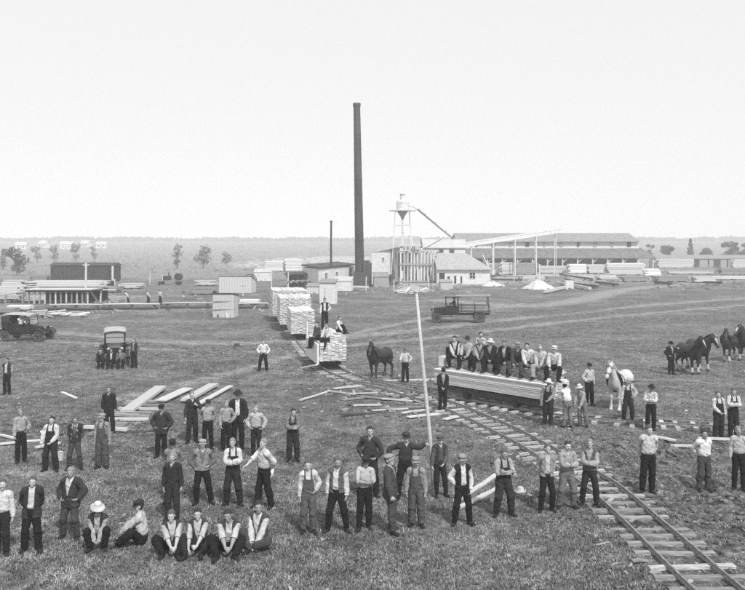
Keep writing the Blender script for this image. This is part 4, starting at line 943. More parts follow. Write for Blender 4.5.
# ------------------------------------------------------------------ distance fields -> one continuous skin
def smin(a, b, k):
    h = np.maximum(k - np.abs(a - b), 0) / k
    return np.minimum(a, b) - h * h * k * 0.25
def s_cone(P, a, b, ra, rb, sq=(1, 1, 1)):
    a = np.array(a, float); b = np.array(b, float); sq = np.array(sq, float)
    p = (P - a) / sq; d = (b - a) / sq
    t = np.clip((p @ d) / max(d @ d, 1e-9), 0, 1)
    q = p - t[:, None] * d
    return np.sqrt((q * q).sum(1)) - (ra + (rb - ra) * t)
def s_ell(P, c, r):
    p = (P - np.array(c, float)); r = np.array(r, float)
    k0 = np.sqrt(((p / r) ** 2).sum(1)); k1 = np.sqrt(((p / (r * r)) ** 2).sum(1))
    return k0 * (k0 - 1) / np.maximum(k1, 1e-6)
def surface_nets(F, xs, ys, zs):
    nx, ny, nz = F.shape; S = F < 0
    cnt = np.zeros((nx - 1, ny - 1, nz - 1)); acc = np.zeros((nx - 1, ny - 1, nz - 1, 3))
    X, Y, Z = np.meshgrid(xs, ys, zs, indexing='ij'); P = np.stack([X, Y, Z], -1)
    cs = [(i, j, k) for i in (0, 1) for j in (0, 1) for k in (0, 1)]
    def sl(A, c): return A[c[0]:nx - 1 + c[0], c[1]:ny - 1 + c[1], c[2]:nz - 1 + c[2]]
    for a in cs:
        for ax in range(3):
            if a[ax]: continue
            b = list(a); b[ax] = 1
            Fa, Fb = sl(F, a), sl(F, b); x = (Fa < 0) != (Fb < 0)
            t = np.where(x, Fa / np.where(x, Fa - Fb, 1), 0)
            p = sl(P, a) * (1 - t[..., None]) + sl(P, b) * t[..., None]
            acc += np.where(x[..., None], p, 0); cnt += x
    m = cnt > 0; idx = np.full(m.shape, -1); idx[m] = np.arange(m.sum())
    V = acc[m] / cnt[m][:, None]
    Q = []
    for ax in range(3):
        a = [slice(None)] * 3; b = [slice(None)] * 3; a[ax] = slice(0, -1); b[ax] = slice(1, None)
        ch = S[tuple(a)] != S[tuple(b)]
        o1, o2 = [(1, 2), (2, 0), (0, 1)][ax]
        I = np.argwhere(ch); I = I[(I[:, o1] > 0) & (I[:, o2] > 0) & (I[:, o1] < F.shape[o1] - 1) & (I[:, o2] < F.shape[o2] - 1)]
        e1 = np.eye(3, dtype=int)[o1]; e2 = np.eye(3, dtype=int)[o2]
        g = lambda J: idx[J[:, 0], J[:, 1], J[:, 2]]
        q = np.stack([g(I - e1 - e2), g(I - e2), g(I), g(I - e1)], 1)
        ins = S[I[:, 0], I[:, 1], I[:, 2]]
        q[~ins] = q[~ins][:, ::-1]; Q.append(q)
    return V, np.concatenate(Q)
def steps(*segs):
    out = [segs[0][0]]
    for a, b, h in segs: out += list(np.linspace(a, b, max(2, int(round((b - a) / h)) + 1))[1:])
    return np.array(out)
def decimated(V, Q, ratio):
    me = np_mesh('tmp', V, Q); o = bpy.data.objects.new('tmp', me); COL.objects.link(o)
    d = o.modifiers.new('d', 'DECIMATE'); d.ratio = ratio
    dg = bpy.context.evaluated_depsgraph_get(); e = o.evaluated_get(dg).to_mesh()
    e.calc_loop_triangles()
    W = np.empty(len(e.vertices) * 3, np.float32); e.vertices.foreach_get('co', W)
    T = np.empty(len(e.loop_triangles) * 3, np.int32); e.loop_triangles.foreach_get('vertices', T)
    o.evaluated_get(dg).to_mesh_clear(); bpy.data.objects.remove(o); bpy.data.meshes.remove(me)
    return W.reshape(-1, 3).astype(float), T.reshape(-1, 3)
def vnormals(V, T):
    n = np.cross(V[T[:, 1]] - V[T[:, 0]], V[T[:, 2]] - V[T[:, 0]]); N = np.zeros_like(V)
    for k in range(3): np.add.at(N, T[:, k], n)
    return N / np.maximum(np.linalg.norm(N, axis=1), 1e-9)[:, None]

def human_rest():
    xs = steps((0, .105, .0105), (.105, .66, .024), (.66, .89, .0068))
    ys = steps((-.20, -.125, .02), (-.125, -.055, .009), (-.055, .05, .0062), (.05, .19, .018))
    zs = steps((-.02, .10, .015), (.10, 1.36, .028), (1.36, 1.47, .008), (1.47, 1.78, .0105))
    X, Y, Z = np.meshgrid(xs, ys, zs, indexing='ij'); P = np.stack([X.ravel(), Y.ravel(), Z.ravel()], 1)
    d = s_ell(P, (0, .01, .95), (.158, .112, .13))
    U = lambda e, k: smin(d, e, k)
    d = U(s_ell(P, (0, 0, 1.10), (.138, .098, .17)), .08)
    d = U(s_ell(P, (0, .005, 1.28), (.168, .112, .19)), .08)
    d = U(s_cone(P, (0, .015, 1.40), (.155, .015, 1.41), .068, .058), .06)
    d = U(s_cone(P, (0, .02, 1.47), (.13, .02, 1.435), .045, .035), .05)
    d = U(s_cone(P, (.085, 0, .90), (.095, -.005, .52), .088, .056), .05)
    d = U(s_ell(P, (.078, .05, .905), (.085, .085, .10)), .05)
    d = U(s_ell(P, (.095, -.014, .50), (.054, .056, .06)), .03)
    d = U(s_cone(P, (.095, .004, .5), (.10, .018, .09), .05, .036), .03)
    d = U(s_ell(P, (.097, .03, .37), (.05, .05, .11)), .04)
    d = U(s_cone(P, (.10, .03, .045), (.115, -.13, .030), .042, .032), .03)
    d = U(s_cone(P, (.10, -.115, .03), (.13, -.11, .028), .03, .028), .02)
    d = U(s_ell(P, (.10, .048, .036), (.036, .04, .04)), .03)
    d = np.maximum(d, -P[:, 2])
    # arm
    d = U(s_cone(P, (.165, .01, 1.41), (.45, 0, 1.42), .058, .042), .05)
    d = U(s_ell(P, (.182, .01, 1.41), (.07, .062, .062)), .04)
    d = U(s_cone(P, (.45, 0, 1.42), (.71, 0, 1.42), .042, .027), .02)
    d = U(s_ell(P, (.52, 0, 1.42), (.11, .044, .044)), .03)
    h = s_cone(P, (.715, .008, 1.42), (.78, .026, 1.42), .021, .019, (1, 1, .75))
    h = smin(h, s_cone(P, (.715, -.008, 1.42), (.785, -.024, 1.42), .022, .019, (1, 1, .75)), .02)
    h = smin(h, s_cone(P, (.71, 0, 1.42), (.79, 0, 1.42), .022, .018, (1, 1, .8)), .02)
    fg = None
    for y0, y1, L in ((-.032, -.043, .074), (-.0105, -.014, .084), (.0115, .0165, .076), (.032, .046, .058)):
        q = s_cone(P, (.782, y0, 1.42), (.785 + L, y1, 1.418), .0096, .0078)
        fg = q if fg is None else np.minimum(fg, q)
    h = smin(h, fg, .008)
    h = smin(h, s_cone(P, (.725, -.018, 1.415), (.765, -.056, 1.408), .015, .012), .012)
    h = smin(h, s_cone(P, (.765, -.056, 1.408), (.806, -.070, 1.402), .012, .009), .006)
    d = U(h, .02)
    # neck and head
    d = U(s_cone(P, (0, .022, 1.43), (0, .008, 1.57), .058, .053), .04)
    hd = s_ell(P, (0, .012, 1.662), (.076, .097, .090))
    hd = smin(hd, s_ell(P, (0, -.03, 1.605), (.060, .063, .088)), .03)
    hd = smin(hd, s_ell(P, (0, -.072, 1.54), (.026, .024, .022)), .03)
    hd = smin(hd, s_cone(P, (0, -.085, 1.655), (.042, -.072, 1.654), .012, .012), .02)
    hd = smin(hd, s_ell(P, (.040, -.058, 1.602), (.026, .028, .028)), .02)
    hd = smin(hd, s_ell(P, (.080, .014, 1.628), (.012, .022, .034)), .012)
    e = s_ell(P, (.031, -.102, 1.632), (.017, .020, .013))
    hd = -smin(-hd, e, .012)
    hd = smin(hd, s_cone(P, (0, -.090, 1.645), (0, -.110, 1.604), .009, .014), .012)
    hd = smin(hd, s_cone(P, (0, -.094, 1.567), (.02, -.086, 1.567), .010, .008), .010)
    d = U(hd, .03)
    F = d.reshape(len(xs), len(ys), len(zs))
    F = np.concatenate([F[:0:-1], F], 0); xs = np.concatenate([-xs[:0:-1], xs])
    V, Q = surface_nets(F, xs, ys, zs)
    return decimated(V, Q, 0.36)

def seam_cuts(V, T):
    """cut the skin along hems, cuffs and lapels so that the clothes end cleanly"""
    bm = bmesh.new(); vs = [bm.verts.new(v) for v in V]
    for t in T: bm.faces.new([vs[i] for i in t])
    def cut(co, no, keep=lambda c: True):
        fs = [f for f in bm.faces if keep(f.calc_center_median())]
        g = set(fs); 
        for f in fs: g.update(f.edges); g.update(f.verts)
        bmesh.ops.bisect_plane(bm, geom=list(g), plane_co=co, plane_no=no, dist=1e-4)
    mid = lambda c: abs(c.x) < .30
    for z in (.075, .20, .80, .95, 1.03, 1.31): cut((0, 0, z), (0, 0, 1), mid)
    cut((0, 0, 1.495), (0, 0, 1), mid)
    for s in (-1, 1):
        for x in (.49, .695): cut((s * x, 0, 0), (1, 0, 0), lambda c: c.z > 1.3 and abs(c.x) > .3)
        for x in (.058, .10, .125): cut((s * x, 0, 0), (1, 0, 0), lambda c: 1.0 < c.z < 1.5)
        cut((s * .19, 0, 0), (1, 0, 0), lambda c: .9 < c.z < 1.5)
        for w, z0, z1 in ((.085, 1.10, 1.46), (.05, 1.40, 1.495)):
            cut((0, 0, z0), (z1 - z0, 0, -s * w), lambda c: c.y < 0 and z0 - .03 < c.z < z1 + .03 and abs(c.x) < .13)
    bmesh.ops.triangulate(bm, faces=bm.faces); bm.verts.index_update()
    V2 = np.array([v.co[:] for v in bm.verts]); T2 = np.array([[v.index for v in f.verts] for f in bm.faces]); bm.free()
    return V2, T2
HV, HT = seam_cuts(*human_rest())
HN = vnormals(HV, HT)
def sstep(a, b, x): t = np.clip((x - a) / (b - a), 0, 1); return t * t * (3 - 2 * t)

BONES = ['pel', 'chest', 'head'] + [n + s for s in 'LR' for n in ('ua', 'fa', 'ha', 'f1', 'f2', 'th', 'sh', 'ft')]
BI = {b: i for i, b in enumerate(BONES)}
RESTJ = {'pel': (0, 0, .95), 'chest': (0, 0, 1.08), 'head': (0, .02, 1.50)}
for s, q in ((1, 'L'), (-1, 'R')):
    RESTJ.update({'ua' + q: (s * .175, .01, 1.41), 'fa' + q: (s * .45, 0, 1.42), 'ha' + q: (s * .705, 0, 1.42), 'f1' + q: (s * .785, 0, 1.42),
                  'f2' + q: (s * .822, 0, 1.42), 'th' + q: (s * .088, 0, .92), 'sh' + q: (s * .095, -.005, .50), 'ft' + q: (s * .10, .018, .09)})
RESTJ = {k: np.array(v, float) for k, v in RESTJ.items()}
def human_weights(V):
    x, y, z = V.T; W = np.zeros((len(V), len(BONES)))
    ax = np.abs(x)
    for s, q in ((1, 'L'), (-1, 'R')):
        side = (x * s > 0)
        arm = sstep(.12, .235, ax) * (z > 1.2) * side * np.where(z > 1.30, 1, sstep(1.2, 1.30, z))
        e = sstep(.405, .495, ax); w = sstep(.68, .73, ax); k1 = sstep(.775, .80, ax); k2 = sstep(.815, .83, ax)
        k1 = np.where((y < -.048) & (ax < .83), 0, k1)
        W[:, BI['ua' + q]] = arm * (1 - e); W[:, BI['fa' + q]] = arm * e * (1 - w); W[:, BI['ha' + q]] = arm * w * (1 - k1)
        W[:, BI['f1' + q]] = arm * k1 * (1 - k2); W[:, BI['f2' + q]] = arm * k1 * k2
        leg = (1 - sstep(.83, .97, z)) * sstep(-.03, .03, x * s) * (z < 1.0)
        kn = 1 - sstep(.44, .56, z); an = 1 - sstep(.06, .13, z)
        W[:, BI['th' + q]] = leg * (1 - kn); W[:, BI['sh' + q]] = leg * kn * (1 - an); W[:, BI['ft' + q]] = leg * kn * an
    rest = 1 - W.sum(1)
    ch = sstep(.98, 1.22, z); hd = sstep(1.475, 1.55, z) * (ax < .125)
    W[:, 0] = rest * (1 - ch); W[:, 1] = rest * ch * (1 - hd); W[:, 2] = rest * ch * hd
    return W / W.sum(1, keepdims=True)
HW = human_weights(HV)

def rot(ax, deg):
    return np.array(Matrix.Rotation(math.radians(deg), 3, ax))
def minrot(a, b):
    return np.array(Vector(a).rotation_difference(Vector(b)).to_matrix())
def ik(S, T, l1, l2, pole):
    v = T - S; L = np.linalg.norm(v); Lm = min(L, (l1 + l2) * .998); u = v / max(L, 1e-6)
    a = (l1 * l1 - l2 * l2 + Lm * Lm) / (2 * Lm); h = math.sqrt(max(l1 * l1 - a * a, 0))
    p = np.array(pole, float); p = p - u * (p @ u); n = np.linalg.norm(p); p = p / n if n > 1e-6 else np.array((0, 1, 0.))
    return S + u * a + p * h, S + u * Lm

# wrist targets (rest chest frame, left side, mirrored for right), elbow pole, hand direction, finger curl
ARM = {
    'down':   ((.255, -.02, .83), (.6, .8, 0), (.0, -.12, -1), 28),
    'loose':  ((.27, -.10, .86), (.6, .8, 0), (-.1, -.25, -1), 35),
    'hips':   ((.195, -.075, 1.02), (1, .75, .1), (-.75, -.55, -.45), 45),
    'hipsb':  ((.185, .04, 1.01), (1, .25, .0), (-.3, -.9, -.35), 45),
    'behind': ((.10, .155, .96), (.8, .75, 0), (-.9, .1, -.4), 40),
    'cross':  ((-.045, -.205, 1.205), (.75, -.2, -.75), (-1, .22, .10), 25),
    'crossb': ((-.035, -.240, 1.165), (.75, -.2, -.75), (-1, .26, .16), 25),
    'front':  ((.045, -.20, .97), (.9, .4, 0), (-.6, -.1, -.75), 50),
    'pocket': ((.20, -.05, .90), (.8, .8, 0), (-.25, -.1, -1), 30),
    'knee':   ((.17, -.40, .98), (.8, .3, -.3), (-.2, -.8, -.55), 30),
    'lap':    ((.06, -.30, .97), (.9, .3, -.2), (-.85, -.5, -.1), 40),
    'clasp':  ((.045, -.46, 1.12), (.85, 0, -.5), (-.8, -.55, -.1), 45),
    'point':  ((.16, -.46, 1.10), (.7, .3, -.6), (-.1, -1, -.1), 30),
    'up':     ((.60, -.08, 1.47), (0, .3, -1), (.9, -.3, .2), 70),
    'out':    ((.50, -.05, 1.25), (.3, .4, -1), (.8, -.2, -.3), 60),
    'chin':   ((.10, -.24, 1.32), (.7, -.1, -.8), (-.5, -.1, .6), 60),
}
LEG = {   # ankle target relative to the pelvis foot point (left), knee pole, toe-out degrees ; pelvis height
    'stand':  dict(h=.945, a=(.125, .01, .09), k=(.15, -1, 0), toe=18),
    'wide':   dict(h=.925, a=(.20, .0, .09), k=(.25, -1, 0), toe=22),
    'fwd':    dict(h=.945, a=(.12, -.17, .09), k=(.1, -1, 0), toe=14),
    'back':   dict(h=.945, a=(.13, .15, .09), k=(.1, -1, 0), toe=24),
    'sit':    dict(h=.55, a=(.13, -.44, .09), k=(.12, -1, .9), toe=12),
    'sitin':  dict(h=.55, a=(.11, -.34, .09), k=(.2, -1, .9), toe=14),
    'ground': dict(h=.135, a=(.19, -.50, .09), k=(.75, -.2, 1), toe=16),
    'groundb': dict(h=.135, a=(.15, -.42, .09), k=(.95, -.2, 1), toe=22),
    'tailor': dict(h=.135, a=(-.10, -.34, .075), k=(1, -.55, .45), toe=60),
    'perch':  dict(h=.55, a=(.19, -.46, .09), k=(.55, -1, .9), toe=20),
    'crouch': dict(h=.34, a=(.16, -.20, .09), k=(.45, -1, .6), toe=20),
    'kneel':  dict(h=.52, a=(.11, .30, .07), k=(.05, -1, -.6), toe=5),
    'ride':   dict(h=.55, a=(.14, -.36, .09), k=(.2, -1, .8), toe=10),
}
def pose(arms=('down', 'down'), legs=('stand', 'stand'), lean=0, torso=(0, 0, 0), head=(0, 0), jit=0.0, rnd=None, armT=None, h=None):
    rnd = rnd or random
    j = lambda s: rnd.uniform(-s, s) * jit
    T = {}
    hp = h if h is not None else (LEG[legs[0]]['h'] + LEG[legs[1]]['h']) / 2
    Rp = rot('Z', j(6)) @ rot('X', lean)
    P = np.array((j(.02), 0, hp)); T['pel'] = (Rp, RESTJ['pel'], P)
    Rc = Rp @ rot('Z', torso[1] + j(7)) @ rot('X', torso[0] + j(3)) @ rot('Y', torso[2] + j(2))
    C = P + Rp @ (RESTJ['chest'] - RESTJ['pel']); T['chest'] = (Rc, RESTJ['chest'], C)
    Hd = C + Rc @ (RESTJ['head'] - RESTJ['chest'])
    Rh = rot('Z', torso[1] * .4 + head[0] + j(14)) @ rot('X', (lean + torso[0]) * .3 + head[1] + j(6)) @ rot('Y', j(5))
    T['head'] = (Rh, RESTJ['head'], Hd)
    for s, q, i in ((1, 'L', 0), (-1, 'R', 1)):
        M = np.array((s, 1, 1.))
        # leg
        L = LEG[legs[i]]
        hip = P + Rp @ (RESTJ['th' + q] - RESTJ['pel'])
        at = np.array(L['a']) * M + np.array((j(.02), j(.04), 0))
        kn, an = ik(hip, at, .42, .41, np.array(L['k']) * M)
        rd = RESTJ['sh' + q] - RESTJ['th' + q]; Rt = minrot(Rp @ rd, kn - hip) @ Rp
        rs = RESTJ['ft' + q] - RESTJ['sh' + q]; Rs = minrot(Rt @ rs, an - kn) @ Rt
        T['th' + q] = (Rt, RESTJ['th' + q], hip); T['sh' + q] = (Rs, RESTJ['sh' + q], kn)
        T['ft' + q] = (rot('Z', s * (L['toe'] + j(8))) @ (rot('X', 70) if legs[i] == 'kneel' else np.eye(3)), RESTJ['ft' + q], an)
        # arm
        w, pl, hd, curl = ARM[arms[i]]
        sh = C + Rc @ (RESTJ['ua' + q] - RESTJ['chest'])
        if armT is not None and armT[i] is not None: wt = np.array(armT[i], float)
        else: wt = C + Rc @ (np.array(w) * M - RESTJ['chest']) + np.array((j(.02), j(.02), j(.02)))
        el, wr = ik(sh, wt, .275, .255, Rc @ (np.array(pl) * M))
        ru = RESTJ['fa' + q] - RESTJ['ua' + q]; Ru = minrot(Rc @ ru, el - sh) @ Rc
        Rf = minrot(Ru @ np.array((s, 0, 0.)), wr - el) @ Ru
        hdv = Rc @ (np.array(hd) * M); Ra = minrot(Rf @ np.array((s, 0, 0.)), .75 * hdv / np.linalg.norm(hdv) + .25 * (wr - el) / .255) @ Rf
        T['ua' + q] = (Ru, RESTJ['ua' + q], sh); T['fa' + q] = (Rf, RESTJ['fa' + q], el); T['ha' + q] = (Ra, RESTJ['ha' + q], wr)
        k1 = wr + Ra @ (RESTJ['f1' + q] - RESTJ['ha' + q]); R1 = Ra @ rot('Y', s * curl)
        T['f1' + q] = (R1, RESTJ['f1' + q], k1)
        k2 = k1 + R1 @ (RESTJ['f2' + q] - RESTJ['f1' + q]); T['f2' + q] = (R1 @ rot('Y', s * curl * 1.1), RESTJ['f2' + q], k2)
    return T
def skin(V, W, T):
    out = np.zeros_like(V)
    for b, (Rm, o, t) in T.items():
        w = W[:, BI[b]]; m = w > 1e-4
        out[m] += w[m, None] * ((V[m] - o) @ Rm.T + t)
    return out

# ---- clothes cut from the skin and eased outwards
hx, hy, hz = HV.T; hax = np.abs(hx)
FC = HV[HT].mean(1); fx, fy, fz = FC.T; fax = np.abs(fx)
FN = HN[HT].mean(1)
armz = (fax > .20) & (fz > 1.30)
core = fax < .21
def garment(mask):
    T = HT[mask]; u, inv = np.unique(T, return_inverse=True)
    return u, inv.reshape(-1, 3)
vneck = lambda w0, z0, z1: (fy < 0) & (fax < w0 * np.clip((fz - z0) / (z1 - z0), 0, 1)) & (fz > z0)
neckv = vneck(.05, 1.40, 1.495); lapel = (fy < 0) & (fz > 1.10) & (fax < .085 * (fz - 1.10) / .36)
torso_ = lambda z0: (fz > z0) & (fz < 1.495) & core
G_MASK = {
    'trousers': (fz < 1.03) & (fz > .075) & core,
    'shirt': (torso_(.95) | (armz & (fax < .695))) & ~neckv,
    'rolled': (torso_(.95) | (armz & (fax < .49))) & ~neckv,
    'vest': torso_(.95) & (fax < .19) & ~lapel,
    'openvest': torso_(.95) & (fax < .19) & ~((fy < 0) & (fax < .058)),
    'jacket': (torso_(.80) | (armz & (fax < .695))) & ~lapel,
    'openjacket': (torso_(.80) | (armz & (fax < .695))) & ~((fy < 0) & (fax < .058)),
    'boilersuit': (((fz > .075) & (fz < 1.495) & core) | (armz & (fax < .695))) & ~neckv,
    'overalls': ((fz < 1.03) & (fz > .075) & core) | ((fz < 1.31) & (fz > 1.02) & (fax < .125) & (fy < 0)) | ((fz > 1.02) & (fz < 1.2) & (fax < .10) & (fy > 0))
                | ((fax > .058) & (fax < .10) & (fz > 1.15) & (fz < 1.495)),
    'brace1': (fx > .058) & (fx < .10) & (fz > 1.03) & (fz < 1.495),
    'brace0': (fx < -.058) & (fx > -.10) & (fz > 1.03) & (fz < 1.495),
    'boot1': (fz < .20) & core & (fx > 0), 'boot0': (fz < .20) & core & (fx < 0),
    'hair': (fz > 1.545) & (FN[:, 2] > -.6) & (((fy > .02) & (fz > 1.56 + .035 * (fax > .06)) & ~((fax > .07) & (fz < 1.66) & (fy < .04))) | ((fz > 1.69) & (fy > -.06)) | (fz > 1.705) | ((fz > 1.665) & (fax > .062))),
}
G_CUT = {k: garment(m) for k, m in G_MASK.items()}
EASE = {'trousers': (.0, .0), 'shirt': (.0, .0), 'rolled': (.0, .0), 'vest': (.012, .0), 'openvest': (.012, .0), 'jacket': (.018, .0), 'openjacket': (.019, .0),
        'boilersuit': (.003, .0), 'overalls': (.013, .0), 'brace1': (.010, 0), 'brace0': (.010, 0), 'boot1': (.010, .0), 'boot0': (.010, 0), 'hair': (.014, .0)}
def wrinkle(P, ph):
    x, y, z = P.T
    w = np.sin(38 * z + 9 * np.sin(7 * x + ph) + ph) * np.sin(24 * x + 17 * y + 2 * ph) + .7 * np.sin(60 * z + 31 * x - 20 * y + 3 * ph)
    return w / 1.7
def cut_garment(kind, T, ph, flare=1.0):
    u, F = G_CUT[kind]; V = HV[u]; N = HN[u]; lo = EASE[kind][0]; ax = np.abs(V[:, 0]); z = V[:, 2]
    if kind == 'hair':
        V = V + N * (lo + .004 * np.sin(90 * V[:, 0] + ph) * np.sin(70 * V[:, 1]))[:, None]
    elif kind[:4] == 'boot':
        V = V + N * (lo + .004 * sstep(.08, .2, z))[:, None]
    else:
        up = .017 + .013 * np.clip((1.45 - z) / .45, 0, 1) + .012 * np.exp(-((z - 1.10) / .05) ** 2)     # fuller towards the waist
        if kind in ('shirt', 'rolled'): up = .004 + (up - .004) * sstep(1.01, 1.07, z)        # tucked into the trousers
        up = np.where(ax > .17, .011 + .020 * np.clip((ax - .17) / .4, 0, .8), up)   # and towards the cuff
        dn = .016 + .026 * np.clip((1.0 - z) / .9, 0, 1) * flare                # and towards the hem
        e = np.where(z > 1.0, up, dn) if kind in ('overalls', 'boilersuit') else dn if kind == 'trousers' else np.where(z < .94, .03, up)
        amp = .011 * (kind[:5] != 'brace') * np.where(z > 1.0, .7, 1.0)
        V = V + N * (e + lo + amp * wrinkle(V, ph))[:, None]
    return skin(V, HW[u], T), F

# ---- hats, in the rest frame of the head
def hat_mesh(kind):
    mb = MB()
    c = Vector((0, .008, 1.672))
    S = lambda rx, ry: Matrix(((rx, 0, 0), (0, ry, 0), (0, 0, 1)))
    if kind == 'cap':      # flat cap with a peak
        mb.lathe([(.078, .0), (.094, .018), (.108, .045), (.107, .066), (.085, .084), (.05, .094), (.008, .098)], 18, c, S(.98, 1.12) )
        n = 13; V = []; F = []
        for i in range(n):
            a = math.pi * (1.13 + .74 * i / (n - 1))
            for r, z in ((.074, .018), (.130, .000), (.130, -.006), (.074, .010)):
                V.append(c + Vector((.98 * r * math.cos(a), 1.10 * r * math.sin(a) - (.008 if r > .1 else 0), z - .02 * abs(math.cos(a)) * (r > .1))))
        for i in range(n - 1):
            for k in range(4): F.append((i * 4 + k, i * 4 + (k + 1) % 4, i * 4 + 4 + (k + 1) % 4, i * 4 + 4 + k))
        mb.add(V, F)
    elif kind == 'brim':   # felt hat
        mb.lathe([(.086, .012), (.150, .004), (.162, .012), (.160, .017), (.095, .022), (.090, .060), (.084, .105), (.060, .118), (.04, .108), (.006, .104)], 20, c, S(.95, 1.12))
    else:                  # straw hat, higher rounder crown and wider brim
        mb.lathe([(.086, .010), (.165, -.004), (.178, -.002), (.178, .003), (.096, .018), (.092, .07), (.080, .108), (.055, .122), (.006, .128)], 20, c, S(.95, 1.10))
    return mb
HAT = {}
for k in ('cap', 'brim', 'straw'):
    m_ = hat_mesh(k); HAT[k] = (np.array([tuple(v) for v in m_.v]), m_.f)
def eye_mesh(s):
    mb = MB(); mb.lathe([(.002, -.007), (.010, -.004), (.012, 0), (.010, .004), (.002, .007)], 10, (s * .031, -.0845, 1.632), Matrix(((1, 0, 0), (0, .55, 0), (0, 0, 1))))
    return np.array([tuple(v) for v in mb.v]), mb.f
EYES = [eye_mesh(1), eye_mesh(-1)]

SKIN = [mat('skin_pale', .44, .38, rough=.6, scale=20), mat('skin_tanned', .30, .25, rough=.6, scale=20), mat('skin_weathered', .37, .31, rough=.6, scale=20)]
HAIR = {'dark': mat('dark_hair', .035, .02, scale=60, stretch=(1, 1, .3)), 'brown': mat('brown_hair', .10, .06, scale=60, stretch=(1, 1, .3)), 'fair': mat('fair_hair', .26, .16, scale=60, stretch=(1, 1, .3))}
EYE = mat('eye_dark', .03, .02, rough=.3)
def cloth(v):
    return mat('cloth_%03d' % round(v * 1000), v, v * .62, rough=.92, scale=7, bump=.55, bump_scale=16, detail=5, spec=.15)

N_PEOPLE = 0
def person(label, loc, face=0, arms=('down', 'down'), legs=('stand', 'stand'), wear=(), hat=None, hair='dark', sk=None, scale=1.0, group='workers in the lumber yard',
           name='person', far=False, seat=None, girth=None, **kw):
    """wear: list of (garment, tone). loc: ground point under the pelvis, or with seat=z the seat height"""
    global N_PEOPLE
    N_PEOPLE += 1; rnd = random.Random(N_PEOPLE * 31 + 5)
    T = pose(arms, legs, rnd=rnd, jit=kw.pop('jit', 1.3), **kw)
    ph = rnd.uniform(0, 6.28)
    root = thing(name, label, 'person', loc, R(face), group)
    g = girth if girth is not None else rnd.uniform(.88, 1.01)
    S3 = np.array((scale * g, scale * g, scale))
    B = skin(HV, HW, T)
    off = 0.0 if seat is not None else -min(B[:, 2].min(), 0.2)
    def fin(V): return (V + np.array((0, 0, off))) * S3
    sk = sk or SKIN[rnd.randrange(3)]
    flare = rnd.uniform(.7, 1.15)
    body = obj('body', np_mesh('body', fin(B), HT), sk, root)
    hm = HAIR[hair] if hair else None
    if hm:
        V, F = cut_garment('hair', T, ph); obj('hair', np_mesh('hair', fin(V), F), hm, root)
    wear = [w for k, t in wear for w in (((k[:-1] + '0', t), (k[:-1] + '1', t)) if k in ('boots', 'braces') else ((k, t),))]
    for kind, tone in wear:
        V, F = cut_garment(kind, T, ph, flare)
        nm = {'rolled': 'shirt', 'openvest': 'vest', 'openjacket': 'jacket', 'boilersuit': 'boiler_suit', 'boot0': 'boot', 'boot1': 'boot', 'brace0': 'suspender', 'brace1': 'suspender'}.get(kind, kind)
        obj(nm, np_mesh(nm, fin(V), F), cloth(tone), root)
    Rh, o, t = T['head']
    if hat:
        kind, tone = hat; V, F = HAT[kind]
        tilt = rot('X', rnd.uniform(-4, 9)) @ rot('Y', rnd.uniform(-5, 5)); cc = np.array((0, 0, 1.68))
        V = ((V - cc) @ tilt.T + cc - o) @ Rh.T + t
        me = bpy.data.meshes.new('hat'); me.from_pydata([tuple(v) for v in fin(V)], [], F); me.update(); me.shade_smooth()
        obj('cap' if kind == 'cap' else 'hat', me, cloth(tone), root)
    if not far:
        for V, F in EYES:
            V = (V - o) @ Rh.T + t
            me = bpy.data.meshes.new('eye'); me.from_pydata([tuple(v) for v in fin(V)], [], F); me.update()
            obj('eye', me, EYE, root)
    if not far and rnd.random() < .35:
        V = np.array([(x, -.106 + 2.2 * abs(x) ** 1.6 - .004 * k, 1.582 - .25 * abs(x) - .010 * k) for x in np.linspace(-.034, .034, 7) for k in (-.6, .6)])
        V = (V - o) @ Rh.T + t; me = bpy.data.meshes.new('moustache'); me.from_pydata([tuple(v) for v in fin(V)], [], [(2 * i, 2 * i + 1, 2 * i + 3, 2 * i + 2) for i in range(6)]); me.update()
        obj('moustache', me, HAIR['dark' if hair == 'dark' else 'brown'], root)
    return root, T, fin
